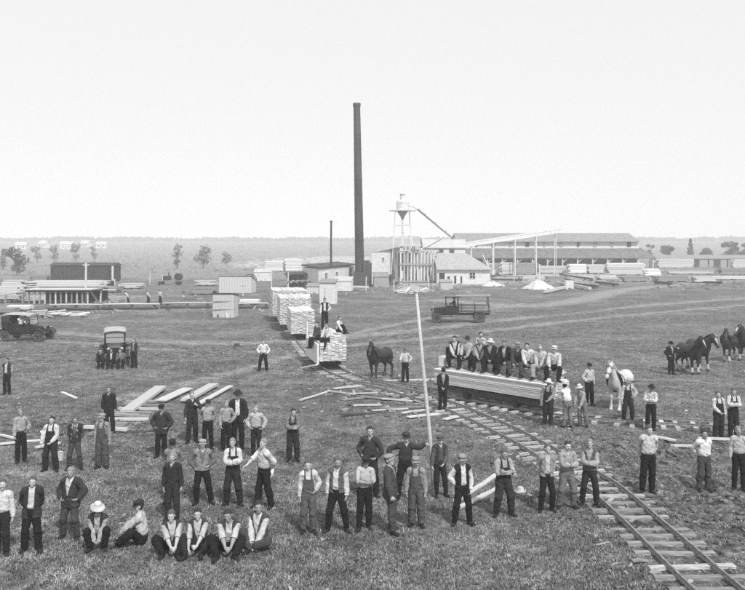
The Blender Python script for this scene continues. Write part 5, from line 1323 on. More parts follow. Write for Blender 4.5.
# ------------------------------------------------------------------ horses (face -y)
def horse_mesh(neck=(0, -1.02, 1.80), muz=(0, -1.38, 1.46), turn=0.0, st=(0, 0, 0, 0)):
    xs = np.arange(-.48, .49, .028); ys = np.arange(-1.60, 1.16, .03); zs = np.arange(-.03, 2.2, .03)
    X, Y, Z = np.meshgrid(xs, ys, zs, indexing='ij'); P = np.stack([X.ravel(), Y.ravel(), Z.ravel()], 1)
    d = s_ell(P, (0, .06, 1.12), (.32, .64, .335))
    def U(e, k):
        nonlocal d
        d = smin(d, e, k)
    U(s_ell(P, (0, -.50, 1.14), (.265, .28, .345)), .12); U(s_ell(P, (0, .60, 1.19), (.30, .36, .32)), .12); U(s_ell(P, (0, -.36, 1.45), (.12, .30, .11)), .12)
    nk = np.array(neck, float); mz = np.array(muz, float); h0 = nk + np.array((0, 0, .05)); v = mz - h0
    U(s_cone(P, (0, -.58, 1.28), nk, .25, .135, (.72, 1, 1)), .12)
    U(s_cone(P, h0, mz, .125, .075, (.85, 1, 1)), .05); U(s_ell(P, h0 + v * .32 + np.array((0, .03, -.05)), (.082, .13, .13)), .05); U(s_ell(P, mz + v / np.linalg.norm(v) * .03, (.075, .085, .08)), .04)
    for s in (-1, 1): U(s_cone(P, h0 + np.array((s * .055, .03, .07)), h0 + np.array((s * .08, .01, .22)), .036, .012), .02)
    i = 0
    for s in (-1, 1):
        f, b = st[i], st[i + 2]; i += 1
        U(s_ell(P, (s * .17, -.48, 1.02), (.12, .17, .30)), .08)
        U(s_cone(P, (s * .175, -.50, .92), (s * .17, -.52 + f * .5, .52), .11, .062), .06); U(s_ell(P, (s * .17, -.53 + f * .5, .52), (.066, .07, .08)), .03)
        U(s_cone(P, (s * .17, -.52 + f * .5, .52), (s * .17, -.51 + f, .17), .05, .046), .03); U(s_ell(P, (s * .17, -.515 + f, .17), (.06, .066, .07)), .03)
        U(s_cone(P, (s * .17, -.53 + f, .12), (s * .17, -.57 + f, .02), .062, .088), .02)
        U(s_ell(P, (s * .17, .62, 1.0), (.135, .25, .32)), .08)
        U(s_cone(P, (s * .175, .54, .84), (s * .17, .86 + b * .5, .57), .125, .062), .06); U(s_ell(P, (s * .17, .88 + b * .5, .57), (.06, .075, .085)), .03)
        U(s_cone(P, (s * .17, .87 + b * .5, .55), (s * .17, .83 + b, .17), .054, .046), .03); U(s_ell(P, (s * .17, .825 + b, .17), (.06, .066, .07)), .03)
        U(s_cone(P, (s * .17, .81 + b, .12), (s * .17, .77 + b, .02), .062, .088), .02)
    d = np.maximum(d, -P[:, 2])
    V, Q = surface_nets(d.reshape(len(xs), len(ys), len(zs)), xs, ys, zs)
    V, T = decimated(V, Q, .6)
    if turn:   # turn neck and head sideways about the shoulder
        t = sstep(-.62, -1.05, V[:, 1]) * (V[:, 2] > .9); a = np.radians(turn) * t; x, y = V[:, 0].copy(), V[:, 1] + .6
        V[:, 0] = x * np.cos(a) - y * np.sin(a); V[:, 1] = x * np.sin(a) + y * np.cos(a) - .6
    return np_mesh('horse_body', V, T), nk, mz, turn
HORSES = [horse_mesh(), horse_mesh((0, -1.05, 1.72), (0, -1.36, 1.34), 22, (.1, -.08, -.1, .08)), horse_mesh((0, -.98, 1.84), (0, -1.36, 1.52), -24, (-.06, .1, .08, -.06))]
def horse(label, loc, rz, kind=0, coat=.04, mane=.02, sock=None, blaze=None, collar=True, scale=1.0, patch=None):
    me, nk, mz, turn = HORSES[kind]
    root = thing('horse', label, 'horse', loc, rz, 'work horses in the lumber yard'); root.scale = (scale,) * 3
    cm = mat('coat_%d' % round(coat * 1000), coat, coat * .65, rough=.55, scale=3, spec=.4)
    mm = mat('mane_%d' % round(mane * 1000), mane, mane * .6, rough=.8, scale=40, stretch=(1, 1, .3))
    obj('body', me, cm, root)
    a = math.radians(turn)
    def tw(p):
        p = Vector(p); t = float(sstep(-.62, -1.05, p.y)); b = a * t; y = p.y + .6
        return Vector((p.x * math.cos(b) - y * math.sin(b), p.x * math.sin(b) + y * math.cos(b) - .6, p.z))
    nkv = Vector(nk); mzv = Vector(mz); h0 = nkv + Vector((0, 0, .05))
    m_ = MB(); rn = random.Random(kind)           # mane: hanging locks along the crest
    for k in range(16):
        t = k / 15; p = Vector((0, -.42, 1.54)).lerp(h0 + Vector((0, .05, .12)), t); s = 1 if k % 2 else .6
        q = tw(p); m_.tube([q + Vector((.0, .03, .02)), q + Vector((.07, .05, -.05)), q + Vector((.12 * s, .06, -.24 - .05 * rn.random()))], [.035, .035, .008], 6)
    m_.tube([tw(h0 + Vector((0, -.02, .14))), tw(h0 + Vector((0, -.13, .05))), tw(h0.lerp(mzv, .32) + Vector((0, -.10, .06)))], [.03, .035, .008], 6)
    o = m_.build('mane', mm, root, smooth=True); o['kind'] = 'stuff'
    MB().tube([(0, .92, 1.36), (0, 1.04, 1.28), (0, 1.10, 1.05), (0, 1.08, .75), (0, 1.06, .48)], [.05, .07, .085, .07, .015], 9).build('tail', mm, root, smooth=True)
    for s in (-1, 1):
        q = h0.lerp(mzv, .30) + Vector((s * .092, -.03, .03)); MB().lathe([(.004, -.018), (.018, -.008), (.018, .008), (.004, .018)], 8, tw(q)).build('eye', EYE, root)
    if collar:
        n = 20; rg = [Vector((.30 * math.cos(t), -.60 - .12 * math.sin(t), 1.18 + .42 * math.sin(t))) for t in np.linspace(0, 2 * math.pi, n)]
        c = MB().tube([tw(p) for p in rg], .055, 8, cap=False).build('collar', LEATHER, root, smooth=True)
        MB().tube([(x, -.40 + .02 * abs(x), 1.13 + .36 * math.cos(t)) for t, x in [(t, .355 * math.sin(t)) for t in np.linspace(0, 2 * math.pi, 20)]], .018, 6, cap=False).build('girth_strap', LEATHER, root)
        for s in (-1, 1): MB().tube([(s * .31, -.6, 1.15), (s * .35, 0, 1.10), (s * .34, .6, 1.05), (s * .2, 1.0, .9)], .02, 6).build('trace', LEATHER, root)
    v = (mzv - h0).normalized(); sd = Vector((1, 0, 0)); up = v.cross(sd)
    for f, r in ((.80, .092), (.22, .135)):
        c = h0.lerp(mzv, f); MB().tube([tw(c + sd * r * math.cos(t) + up * r * 1.12 * math.sin(t)) for t in np.linspace(0, 2 * math.pi, 14)], .012, 5, cap=False).build('bridle_strap', LEATHER, root)
    if blaze:
        pts = [h0.lerp(mzv, t) - up * (.125 - .045 * t) * (-1 if up.y > 0 else 1) for t in (.12, .35, .6, .85)]
        pts = [h0.lerp(mzv, t) + (up if up.y < 0 else -up) * (.112 - .042 * t) for t in (.1, .35, .6, .9)]
        MB().tube([tw(p) for p in pts], [.025, .04, .032, .03], 8).build('blaze', mat('white_hair', blaze, blaze * .8), root, smooth=True)
    if sock:
        st = ((0, 0, 0, 0), (.1, -.08, -.1, .08), (-.06, .1, .08, -.06))[kind]
        for s, f, b in ((-1, st[0], st[2]), (1, st[1], st[3])):
            for (yy, o_) in ((-.515, f), (.825, b)):
                MB().lathe([(.066, .05), (.085, .09), (.080, .17), (.062, .28), (.056, .34)], 12, (s * .17, yy + o_ - .01, 0)).build('sock', mat('white_hair_%d' % round(sock * 100), sock, sock * .75), root, smooth=True)
    return root
def gat(px, py): return at(px, py)
horse('dark horse standing left of the man beside the main track', gat(379.5, 378), R(-34), 1, .03, .015, None, None, True, 1.0)
horse('white-headed grey horse behind the man in overalls at the end of the lumber car', gat(624, 411) + Vector((0, .5, 0)), R(-38), 0, .60, .40, None, None, True, 1.0)
horse('dark work horse with white blaze, nearer of the harnessed pair', gat(689, 373), R(12), 0, .03, .015, .45, .55, True, 1.0)
horse('dark work horse with white blaze, farther of the harnessed pair', gat(698, 370), R(8), 1, .035, .015, .40, .5, True, 1.04)
horse('dark horse with pale socks, left one of the pair at the right edge', gat(731, 361), R(-48), 1, .04, .02, .5, None, True, 1.02)
horse('dark horse cut by the right edge, right one of its pair', gat(744, 359.5), R(-30), 2, .03, .02, .4, .5, True, 1.04)
# ------------------------------------------------------------------ the men, from the front rows to the back
B = ('boots', .03)
DK, BK, MD, GR, LT, WH = .026, .016, .07, .20, .42, .70
def wr(top=None, tr=DK, extra=()): return ([('trousers', tr), B] + ([top] if top else []) + list(extra))
def shirt(v=WH, rolled=False): return ('rolled' if rolled else 'shirt', v)
def man(label, px, py, top=None, **kw):
    p = at(px, py)
    if top is not None and 'scale' not in kw:
        s = (py - HY) / CAM_H; kw['scale'] = min(1.07, max(.92, (py - top) / s / (1.80 if kw.get('hat') else 1.755)))
    return person(label, p, **kw)
ST, WD = ('stand', 'stand'), ('wide', 'wide')
# front, left to right
man('man in white shirt cut by the left edge of the front row', 1, 556, 494, face=8, wear=wr(shirt()), hair='brown', arms=('down', 'down'))
man('standing man in dark open jacket, hands behind back, front left', 31, 552, 478, face=14, arms=('behind', 'behind'), legs=('wide', 'stand'), wear=wr(shirt(.6), BK, [('openjacket', .04)]), hair='brown')
man('man in dark suit and white collar with hands on hips, front left', 70, 539, 473, face=-6, arms=('hips', 'hips'), legs=WD, wear=wr(shirt(.6), MD, [('jacket', .05)]), hair='fair')
man('crouching man in pale brimmed hat and dark vest, front left', 98, 548, face=10, arms=('lap', 'lap'), legs=('crouch', 'crouch'), lean=14, torso=(12, 0, 0), h=.30, wear=wr(shirt(.5), BK, [('openvest', .04)]), hat=('straw', .62), hair='dark', scale=.97)
man('man in dark cap seated sideways on the grass hugging his knees', 141, 543, face=-72, arms=('clasp', 'clasp'), legs=('ground', 'groundb'), lean=-8, torso=(16, 0, 0), wear=wr(shirt(.55), BK), hat=('cap', .04), scale=1.02)
man('leftmost of three front row men seated with elbows on knees', 171, 551, face=8, arms=('clasp', 'clasp'), legs=('ground', 'groundb'), lean=-4, torso=(20, 0, 0), wear=wr(shirt(.5, True), BK, [('vest', .05)]), hair='brown')
man('middle one of three front row men seated with elbows on knees', 200, 551, face=-4, arms=('clasp', 'knee'), legs=('groundb', 'ground'), lean=-4, torso=(18, 0, 0), wear=wr(shirt(.48, True), DK, [('vest', .05)]), hair='dark')
man('rightmost of three front row men seated with elbows on knees', 228, 551, face=6, arms=('clasp', 'clasp'), legs=('ground', 'ground'), lean=-5, torso=(20, 0, 0), wear=wr(shirt(.55, True), BK, [('openvest', .06)]), hair='dark')
man('man in white sleeves sitting cross-legged, last of the seated row', 260, 547, face=-4, arms=('lap', 'lap'), legs=('tailor', 'groundb'), torso=(10, 0, 0), wear=wr(shirt(.6), MD, [('overalls', .07)][:0] + [('vest', .07)]), hair='dark', scale=1.07)
# second line on the left
man('man in boiler suit standing behind the seated row, arms hanging', 173, 521, 457, face=6, arms=('down', 'down'), wear=[('boilersuit', .035), B], hair='fair')
man('man in grey shirt and cap half hidden behind the boiler suit man', 172, 503, 441, face=4, arms=('behind', 'behind'), wear=wr(shirt(.22), DK), hat=('cap', .03))
man('man in grey vest and bright cap with one hand on his hip', 203, 504, 438, face=8, arms=('hips', 'hipsb'), legs=WD, wear=wr(shirt(.16), BK, [('vest', .26)]), hat=('cap', .4))
man('man with crossed white sleeves and dark bib, bareheaded, behind the seated row', 233, 506, 438, face=-3, arms=('cross', 'crossb'), legs=WD, wear=wr(shirt(.62), BK, [('overalls', .03)]), hair='fair')
HATMAN = man('man in white shirt turned left holding a pale hat behind him', 264, 508, 438, face=-48, arms=('behind', 'point'), legs=('back', 'fwd'), wear=wr(shirt(.6, True), BK), hair='fair')
man('man in dark overalls standing alone with arms crossed, mid left', 293, 461, 409, face=16, arms=('cross', 'crossb'), wear=wr(shirt(.20), BK, [('overalls', .03)]), hair='dark')
# centre front
man('man in white shirt and grey overalls with one hand on hip, centre front', 308, 533, 459, face=10, arms=('hips', 'down'), wear=wr(shirt(.62), MD, [('overalls', .11)]), hair='brown')
man('man in white shirt and open vest, bareheaded, centre front', 337, 531, 455, face=-4, arms=('down', 'down'), legs=WD, wear=wr(shirt(.68), BK, [('openvest', .12)]), hair='brown')
man('man in cap and white shirt with folded arms, centre front', 364, 529, 454, face=6, arms=('cross', 'crossb'), wear=wr(shirt(.52, True), BK), hat=('cap', .03))
man('man in dark work clothes, hands on hips, behind the folded-arm man', 369.5, 497, 424, face=-4, arms=('hips', 'hips'), legs=WD, wear=wr(shirt(.05), DK), hair='dark')
man('man in dark jacket seen from the side, centre front', 391, 533, 453, face=62, arms=('down', 'loose'), legs=('stand', 'fwd'), wear=wr(shirt(.3), MD, [('jacket', .07)]), hat=('cap', .35))
pm_loc = at(405, 501)
hand_t = (POLE_B + PT * (1.40 / PT.z) - pm_loc)
man('man in dark clothes with arms spread, one hand gripping the pole', 405, 501, 431, face=4, arms=('up', 'hips'), legs=WD, wear=wr(shirt(.045), BK), hat=('cap', .05), armT=((hand_t.x - .07, hand_t.y - .03, 1.34), (-.46, -.02, 1.10)), torso=(0, 0, 5), jit=.3)
man('man in grey bib overalls and pale cap right of the side-on man', 417, 529, 457, face=-10, arms=('down', 'down'), wear=wr(shirt(.32), MD, [('overalls', .10)]), hat=('cap', .3))
man('man in dark vest and cap standing just right of the pole', 439.5, 497, 434, face=12, arms=('front', 'loose'), legs=('wide', 'stand'), wear=wr(shirt(.10), DK, [('openvest', .05)]), hat=('cap', .12))
man('man in bright white shirt, black vest and cap, centre front', 462, 525, 451, face=8, arms=('pocket', 'hipsb'), legs=WD, wear=wr(shirt(.72), BK, [('openvest', .025)]), hat=('cap', .30))
man('man in dark bib with bare folded arms, right of the white-shirted man', 503, 515, 447, face=10, arms=('cross', 'crossb'), legs=WD, wear=wr(shirt(.40, True), DK, [('overalls', .035)]), hair='brown')
man('man in pale shirt and open waistcoat, first of three by the rails', 546, 512, 444, face=6, arms=('behind', 'behind'), legs=WD, wear=wr(shirt(.55), BK, [('openvest', .3)]), hair='brown')
man('man in grey clothes with folded arms, middle of three by the rails', 567, 509, 441, face=4, arms=('cross', 'crossb'), legs=WD, wear=wr(shirt(.34), .16), hair='dark')
man('man with folded arms and legs apart, last of three by the rails', 589.5, 505, 438, face=-12, arms=('cross', 'crossb'), legs=('wide', 'wide'), wear=wr(shirt(.38), DK, [('vest', .12)]), hair='fair')
man('man in pale shirt, hands behind back, alone beside the rails at right', 647.5, 494, 425, face=-4, arms=('behind', 'behind'), wear=wr(shirt(.56), BK), hair='brown')
man('man in bright white shirt with narrow trousers near the right edge', 704, 490, 428, face=6, arms=('behind', 'behind'), legs=ST, wear=wr(shirt(.75), MD), hair='dark')
man('man in grey-white shirt at the right edge of the front row', 738.5, 491, 427, face=-10, arms=('behind', 'down'), wear=wr(shirt(.50), BK), hair='fair')
man('shorter man in white shirt and dark overalls on the side track', 719, 438, 395, face=8, arms=('down', 'front'), wear=wr(shirt(.62), BK, [('overalls', .03)]), hair='brown')
man('taller man in dark overalls with folded arms on the side track', 733.5, 438, 388, face=-10, arms=('cross', 'crossb'), wear=wr(shirt(.62), BK, [('overalls', .025)]), hair='brown')
man('man in dark hat and white shirt with folded arms beyond the side track', 651, 430, 389, face=-22, arms=('cross', 'crossb'), wear=wr(shirt(.6), BK), hat=('brim', .03))
# left middle distance
man('man in dark vest standing far left below the touring car', 7, 394, 359, face=0, arms=('behind', 'behind'), wear=wr(shirt(.6), BK, [('openvest', .05)]), hair='dark')
man('man in grey-white shirt turned sideways with hand on hip, left', 21, 461, 410, face=38, arms=('hips', 'down'), wear=wr(shirt(.36), BK), hair='fair')
man('man in white shirt and dark bib holding a pale board, left', 51, 472, 420, face=-6, arms=('front', 'loose'), legs=WD, wear=wr(shirt(.66), BK, [('overalls', .03)]), hair='dark')
man('man in suspenders and dark vest beside the man with the board', 75.5, 470, 418, face=6, arms=('behind', 'behind'), legs=WD, wear=wr(shirt(.12), MD, [('vest', .04), ('braces', .4)]), hair='brown')
man('man in grey overalls and pale cap, arms hanging, left', 102, 469, 415, face=-4, arms=('down', 'down'), wear=wr(shirt(.30), MD, [('overalls', .09)]), hat=('cap', .40))
man('man in all dark clothes standing alone above the overalls man', 109.5, 433, 388, face=2, arms=('down', 'down'), wear=[('boilersuit', .028), B], hair='brown')
man('man in dark suit with hands on hips before the board stacks', 161, 457, 403, face=4, arms=('hips', 'hips'), wear=wr(shirt(.05), BK, [('jacket', .045)]), hat=('cap', .03))
man('man in dark overalls with raised hand before the board stacks', 192, 443, 392, face=18, arms=('chin', 'down'), wear=wr(shirt(.05), DK, [('overalls', .03)]), hair='fair')
man('short man in grey-white shirt and cap, first of four right of the board stacks', 207.5, 449, 408, face=0, arms=('behind', 'behind'), wear=wr(shirt(.40), BK), hat=('cap', .06))
man('fair-haired man in grey shirt with hand on hip, second of four', 226.5, 451, 408, face=14, arms=('hips', 'pocket'), wear=wr(shirt(.33), BK), hair='fair')
man('tall man in dark open jacket, white shirt and hat, third of four', 238, 449, 398, face=4, arms=('pocket', 'down'), wear=wr(shirt(.72), BK, [('openjacket', .03)]), hat=('brim', .04), scale=1.06)
man('man in pale shirt with hands on hips, last of four', 256.5, 458, 410, face=-6, arms=('hips', 'hips'), wear=wr(shirt(.48), DK), hair='fair')
man('man in white shirt with hands on hips alone left of the track', 263, 371, 339, face=0, arms=('hips', 'hips'), legs=WD, wear=wr(shirt(.7), BK), hair='brown', far=True)
man('man in dark clothes standing right of the front-facing touring car', 134, 368.5, 341, face=-4, arms=('behind', 'down'), wear=wr(shirt(.22), BK, [('openvest', .05)]), hair='brown', far=True)
man('man in white shirt with hand on hip beside the dark horse', 405.5, 382, 347, face=-12, arms=('hips', 'point'), wear=wr(shirt(.55), BK), hat=('cap', .2), far=True)
# men at the lumber car
SEAT = dict(seat=True, legs=('perch', 'perch'), torso=(18, 0, 0), group='men sitting in a row on the lumber load')
fc = math.degrees(CAR_R)
row = [(-2.34, 'leftmost of the row sitting on the long load, white sleeves and dark vest', ('knee', 'lap'), wr(shirt(.6), BK, [('vest', .03)]), None, 'dark'),
       (-1.70, 'second man from the left sitting on the long load, dark hat and pale shirt', ('lap', 'knee'), wr(shirt(.42), BK), ('brim', .04), 'dark'),
       (-1.08, 'third man from the left sitting on the long load, dark shirt', ('lap', 'lap'), wr(shirt(.40), BK, [('vest', .10)]), None, 'fair'),
       (-.42, 'fourth man sitting on the long load, dark jacket and pale straw hat', ('lap', 'lap'), wr(shirt(.3), BK, [('jacket', .025)]), ('straw', .6), 'dark'),
       (.24, 'fifth man sitting on the long load, black suit and white shirt front', ('knee', 'knee'), wr(shirt(.6), BK, [('openjacket', .02)]), None, 'brown'),
       (.82, 'sixth man sitting on the long load, dark shirt and cap', ('lap', 'knee'), wr(shirt(.06), MD), ('cap', .3), 'dark'),
       (1.38, 'seventh man sitting on the long load, white shirt and dark trousers', ('knee', 'lap'), wr(shirt(.62), MD), None, 'dark'),
       (2.02, 'eighth man sitting on the long load, all in pale clothes', ('lap', 'lap'), wr(shirt(.52), .34), None, 'fair'),
       (2.62, 'rightmost man sitting high on the long load, pale cap and white shirt', ('knee', 'knee'), wr(shirt(.55), BK), ('cap', .62), 'brown')]
for x, lab, ar, w, hat, hr in row:
    person(lab, car_pt(x, .10 + random.uniform(-.03, .05), 1.375), face=fc + random.uniform(16, 36), arms=ar, wear=w, hat=hat, hair=hr, h=.50, girth=1.08, scale=1.03, **SEAT)
person('man in pale shirt perched behind the row on the long load', car_pt(-1.38, .62, 1.68), face=fc + 40, arms=('lap', 'knee'), wear=wr(shirt(.5), DK), hair='dark', **{**SEAT, 'h': .44})
person('small dark-clothed boy sitting at the left end of the long load', car_pt(-2.80, .22, 1.18), face=fc + 20, arms=('lap', 'lap'), wear=wr(shirt(.04), BK), hair='dark', scale=.78, **{**SEAT, 'h': .72})
man('man in black suit standing with folded hands at the left end of the lumber car', 443, 411, 370, face=6, arms=('front', 'front'), wear=wr(shirt(.3), BK, [('jacket', .022)]), hat=('cap', .03), scale=.98)
man('man in white straw hat standing before the right end of the lumber car', 548, 425, 379, face=-30, arms=('front', 'down'), wear=wr(shirt(.3), BK, [('overalls', .03)]), hat=('straw', .72))
man('man in white shirt and pale hat leaning on the lumber load', 567.5, 428, 381, face=-160, arms=('point', 'point'), lean=8, torso=(12, 0, 0), wear=wr(shirt(.72), .2), hat=('straw', .6))
man('man in pale clothes and hat bending beside the load with one leg out', 583, 427, 382, face=-50, arms=('point', 'knee'), legs=('back', 'wide'), lean=14, torso=(10, 0, 0), wear=wr(shirt(.36), .18), hat=('straw', .6))
man('man in dark cap and white shirt standing behind the right end of the load', 589.5, 406, 362, face=14, arms=('down', 'hips'), wear=wr(shirt(.58), BK), hat=('cap', .03))
man('man in dark overalls and cap standing before the white-headed horse', 628, 422, 377, face=-8, arms=('hips', 'loose'), legs=WD, wear=wr(shirt(.5), BK, [('overalls', .03)]), hat=('cap', .4))
man('man in black suit and hat with an arm over the horse pair', 671, 374.5, 341, face=20, arms=('up', 'hips'), wear=wr(shirt(.3), BK, [('jacket', .02)]), hat=('brim', .02), far=True, armT=((.52, .12, 1.36), None), jit=.4)
# men on the nearest tram load
def tp(px, d, z): return Vector(((px - CX) * d / FPX, d, z))
person('man in dark vest and white sleeves standing on top of the tram load', tp(325, 44.9, TRP.z + 1.945), face=10, arms=('hips', 'loose'), wear=wr(shirt(.66), BK, [('openvest', .03)]), hair='dark', far=True, seat=True)
person('man in white shirt sitting at the right corner of the tram load', tp(338.5, 42.75, 1.945), face=62, arms=('lap', 'knee'), wear=wr(shirt(.66), BK), hair='brown', far=True, seat=True, legs=('sit', 'sit'), h=.13, torso=(8, 0, 0))
person('man in white shirt sitting on the left step of the tram load', tp(327.5, 42.6, 1.20), face=-30, arms=('lap', 'knee'), wear=wr(shirt(.62), BK), hair='brown', far=True, seat=True, legs=('sit', 'sitin'), h=.50, torso=(8, 0, 0))
person('man in dark shirt sitting on the side board of the tram load', tp(317.8, 43.3, 1.10), face=-60, arms=('lap', 'lap'), wear=wr(shirt(.08), BK), hair='dark', far=True, seat=True, legs=('sit', 'sit'), h=.60, torso=(8, 0, 0))
# men at and in the vehicles
for px, lab, w, hr in ((101.5, 'man in dark clothes seated before the left wheel of the front-facing car', wr(shirt(.04), BK), 'dark'), (112, 'man in black suit and white shirt seated before the radiator of the front-facing car', wr(shirt(.7), BK, [('openjacket', .02)]), 'dark'), (122, 'man in grey jacket seated before the right wheel of the front-facing car', wr(shirt(.3), BK, [('jacket', .16)]), 'brown')):
    p = at(px, 367.6); person(lab, p, face=random.uniform(-15, 15), arms=('lap', 'knee'), wear=w, hair=hr, legs=('sitin', 'sit'), h=.36, torso=(20, 0, 0), scale=.93, far=True)
def in_car(car, x, y, z): return car.location + Matrix.Rotation(car.rotation_euler.z, 3, 'Z') @ Vector((x, y, z))
for x, y, lab in ((-.34, .26, 'driver in white shirt inside the side-on touring car'), (-.34, -.27, 'passenger in white shirt beside the driver of the side-on touring car'), (-1.2, -.2, 'man in dark clothes on the rear seat of the side-on touring car')):
    person(lab, in_car(CAR1, x, y, .62), face=90 + math.degrees(CAR1.rotation_euler.z) - 20, arms=('point', 'lap'), wear=wr(shirt(.7 if x > -1 else .06), BK), hair='brown', legs=('sitin', 'sitin'), h=.42, torso=(0, 0, 0), far=True, seat=True)
person('driver in dark clothes sitting in the cab of the motor truck', in_car(tk, .42, .15, .85), face=-90, arms=('point', 'point'), wear=wr(shirt(.035), BK), hat=('cap', .04), hair='dark', legs=('sitin', 'sitin'), h=.52, far=True, seat=True)
# far men bending over
for px, lab, ln in ((128, 'left one of three distant men bending near the skid logs', 28), (148.5, 'middle one of three distant men near the skid logs', 20), (160.5, 'right one of three distant men near the skid logs', 12)):
    man(lab, px, 304.8, None, face=random.uniform(-60, 60), arms=('loose', 'loose'), lean=ln, torso=(14, 0, 0), wear=wr(shirt(.7), BK), hair='dark', far=True)
# hats and small things on the ground
hv, hf = HAT['straw']
def ground_hat(label, px, py, tone, roll=0.0, z=0.0):
    V = hv - np.array((0, .008, 1.672)); p = at(px, py)
    if roll: V = V @ rot('X', roll).T
    V[:, 2] -= V[:, 2].min()
    me = bpy.data.meshes.new('hat'); me.from_pydata([tuple(v) for v in V], [], hf); me.update(); me.shade_smooth()
    o = obj('hat', me, cloth(tone), None, (p.x, p.y, p.z + z)); return tag(o, label, 'hat')
ground_hat('pale straw hat lying on the grass beside the cross-legged man', 247.5, 552, .66, 30)
# hat held behind the man turned left
r_, T_, fin_ = HATMAN
wrist = fin_(np.array([T_['haL'][2] + T_['haL'][0] @ np.array((.12, 0, -.02))]))[0]
V = (hv - np.array((0, .008, 1.60))) @ rot('X', 70).T
me = bpy.data.meshes.new('hat'); me.from_pydata([tuple(v) for v in V], [], hf); me.update(); me.shade_smooth()
hp = Matrix.Rotation(r_.rotation_euler.z, 3, 'Z') @ Vector(wrist) + r_.location
tag(obj('hat', me, cloth(.7), None, hp + Vector((.06, 0, -.05)), r_.rotation_euler.z), 'pale hat held behind the back of the man turned left', 'hat')
def pail(label, px, py, h=.3, r=.14, m=GALV):
    p = at(px, py); o = thing('pail', label, 'pail', p)
    MB().lathe([(r * .8, 0), (r * .82, .01), (r, h), (r * 1.04, h), (r * .98, h - .01), (r * .78, .02)], 16).build('bucket', m, o)
    MB().tube([(r * math.cos(a), 0, h + r * .8 * math.sin(a)) for a in np.linspace(0, math.pi, 9)], .01, 5).build('handle', IRON, o)
pail('pale lunch pail by the feet of the man holding the board', 59.5, 461, .26, .13)
plank('small pale board held before the man in white shirt and dark bib', G(46, 459) + Vector((-.1, .0, 0)), G(52, 465) + Vector((.1, .0, 0)), .2, .03, WOOD_NEW, za=.78, zb=.55)
ground_hat('pale hat lying on the grass right of the man with folded arms', 520.5, 493, .6, 0)
for k, (px, py, lab) in enumerate([(197, 374, 'dark tree stump on the grass left of the lone man'), (237, 347, 'small dark stump left of the tram cars')]):
    p = at(px, py); o = thing('stump', lab, 'stump', p)
    MB().lathe([(.26, -.05), (.2, .08), (.17, .22), (.16, .25), (.02, .26)], 12).build('trunk', WOOD_DARK, o)
    for a in (0.3, 2.2, 4.1): MB().tube([(0, 0, .05), (.25 * math.cos(a), .25 * math.sin(a), .02), (.42 * math.cos(a), .42 * math.sin(a), -.03)], [.07, .05, .02], 6).build('root', WOOD_DARK, o)
# ------------------------------------------------------------------ trees, distant forest, grass, haze
LEAF_FAR = mat('foliage_pale', .27, .16, rough=.8, scale=.6)  # leaf tone lightened, so part of the distance haze sits in the colour
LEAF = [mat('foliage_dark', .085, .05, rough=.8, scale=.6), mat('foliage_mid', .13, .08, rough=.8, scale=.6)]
BARK = mat('bark', .09, .05, rough=.9, scale=6, stretch=(1, 1, .3))
def leaf_cards(C, N, size, rng):
    """small irregular quads at points C, roughly facing N"""
    n = len(C); a = rng.normal(size=(n, 3)) * .8 + N; a /= np.linalg.norm(a, axis=1)[:, None]
    u = np.cross(a, rng.normal(size=(n, 3))); u /= np.linalg.norm(u, axis=1)[:, None]; v = np.cross(a, u)
    s = size * rng.uniform(.6, 1.4, (n, 1)); t = size * rng.uniform(.5, 1.2, (n, 1))
    V = np.stack([C - u * s, C - v * t, C + u * s, C + v * t], 1).reshape(-1, 3)
    return V, np.arange(4 * n).reshape(-1, 4)
def tree(label, px, d, h, w, kind='round', seed=0, n=520, leaf=.42, group='trees beyond the yard', gap=.0):
    rng = np.random.default_rng(seed); x = (px - CX) * d / FPX; z0 = float(terrain(x, d))
    root = thing('spruce_tree' if kind == 'spruce' else 'tree', label, 'tree', (x, d, z0), 0, group)
    tr = MB(); r0 = .02 * h + .06
    top = h * (.95 if kind == 'spruce' else .62)
    tr.tube([(0, 0, -.1), (.02 * h, 0, top * .4), (-.01 * h, .02, top)], [r0, r0 * .7, r0 * .2], 8)
    C = []; N = []
    if kind == 'spruce':
        for k in range(n):
            t = rng.uniform(.10, 1) ** .8; a = rng.uniform(0, 6.283); lay = .75 + .25 * math.sin(t * 42); r = w * .5 * (1 - t) ** .85 * lay * rng.uniform(.25, 1.05) + .05
            C.append((r * math.cos(a), r * math.sin(a), t * h - .12 * r)); N.append((math.cos(a), math.sin(a), .2))
    else:
        nb = 14; cs = []
        for b in range(nb):
            a = rng.uniform(0, 6.283); r = w * .42 * rng.uniform(.1, 1); zz = h * rng.uniform(.22, .88); cs.append((r * math.cos(a), r * math.sin(a), zz, w * rng.uniform(.10, .24)))
            tr.tube([(0, 0, top * rng.uniform(.3, .7)), (r * .5 * math.cos(a), r * .5 * math.sin(a), zz * .75), (r * math.cos(a), r * math.sin(a), zz)], [r0 * .45, r0 * .3, r0 * .08], 5)
        for k in range(n):
            cx_, cy_, cz_, cr = cs[rng.integers(nb)]; v = rng.normal(size=3); v /= np.linalg.norm(v); q = cr * rng.uniform(.55, 1.1)
            C.append((cx_ + v[0] * q, cy_ + v[1] * q, cz_ + v[2] * q * .8)); N.append(v)
    tr.build('trunk', BARK, root, smooth=True)
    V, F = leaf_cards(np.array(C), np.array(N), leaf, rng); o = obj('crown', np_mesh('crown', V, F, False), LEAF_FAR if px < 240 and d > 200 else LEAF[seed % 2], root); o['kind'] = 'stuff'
    return root
def td(py): return base(py)
tree('pointed spruce behind the low sheds on the right', 690.5, 300, 9.6, 5.2, 'spruce', 1, 760, .36)
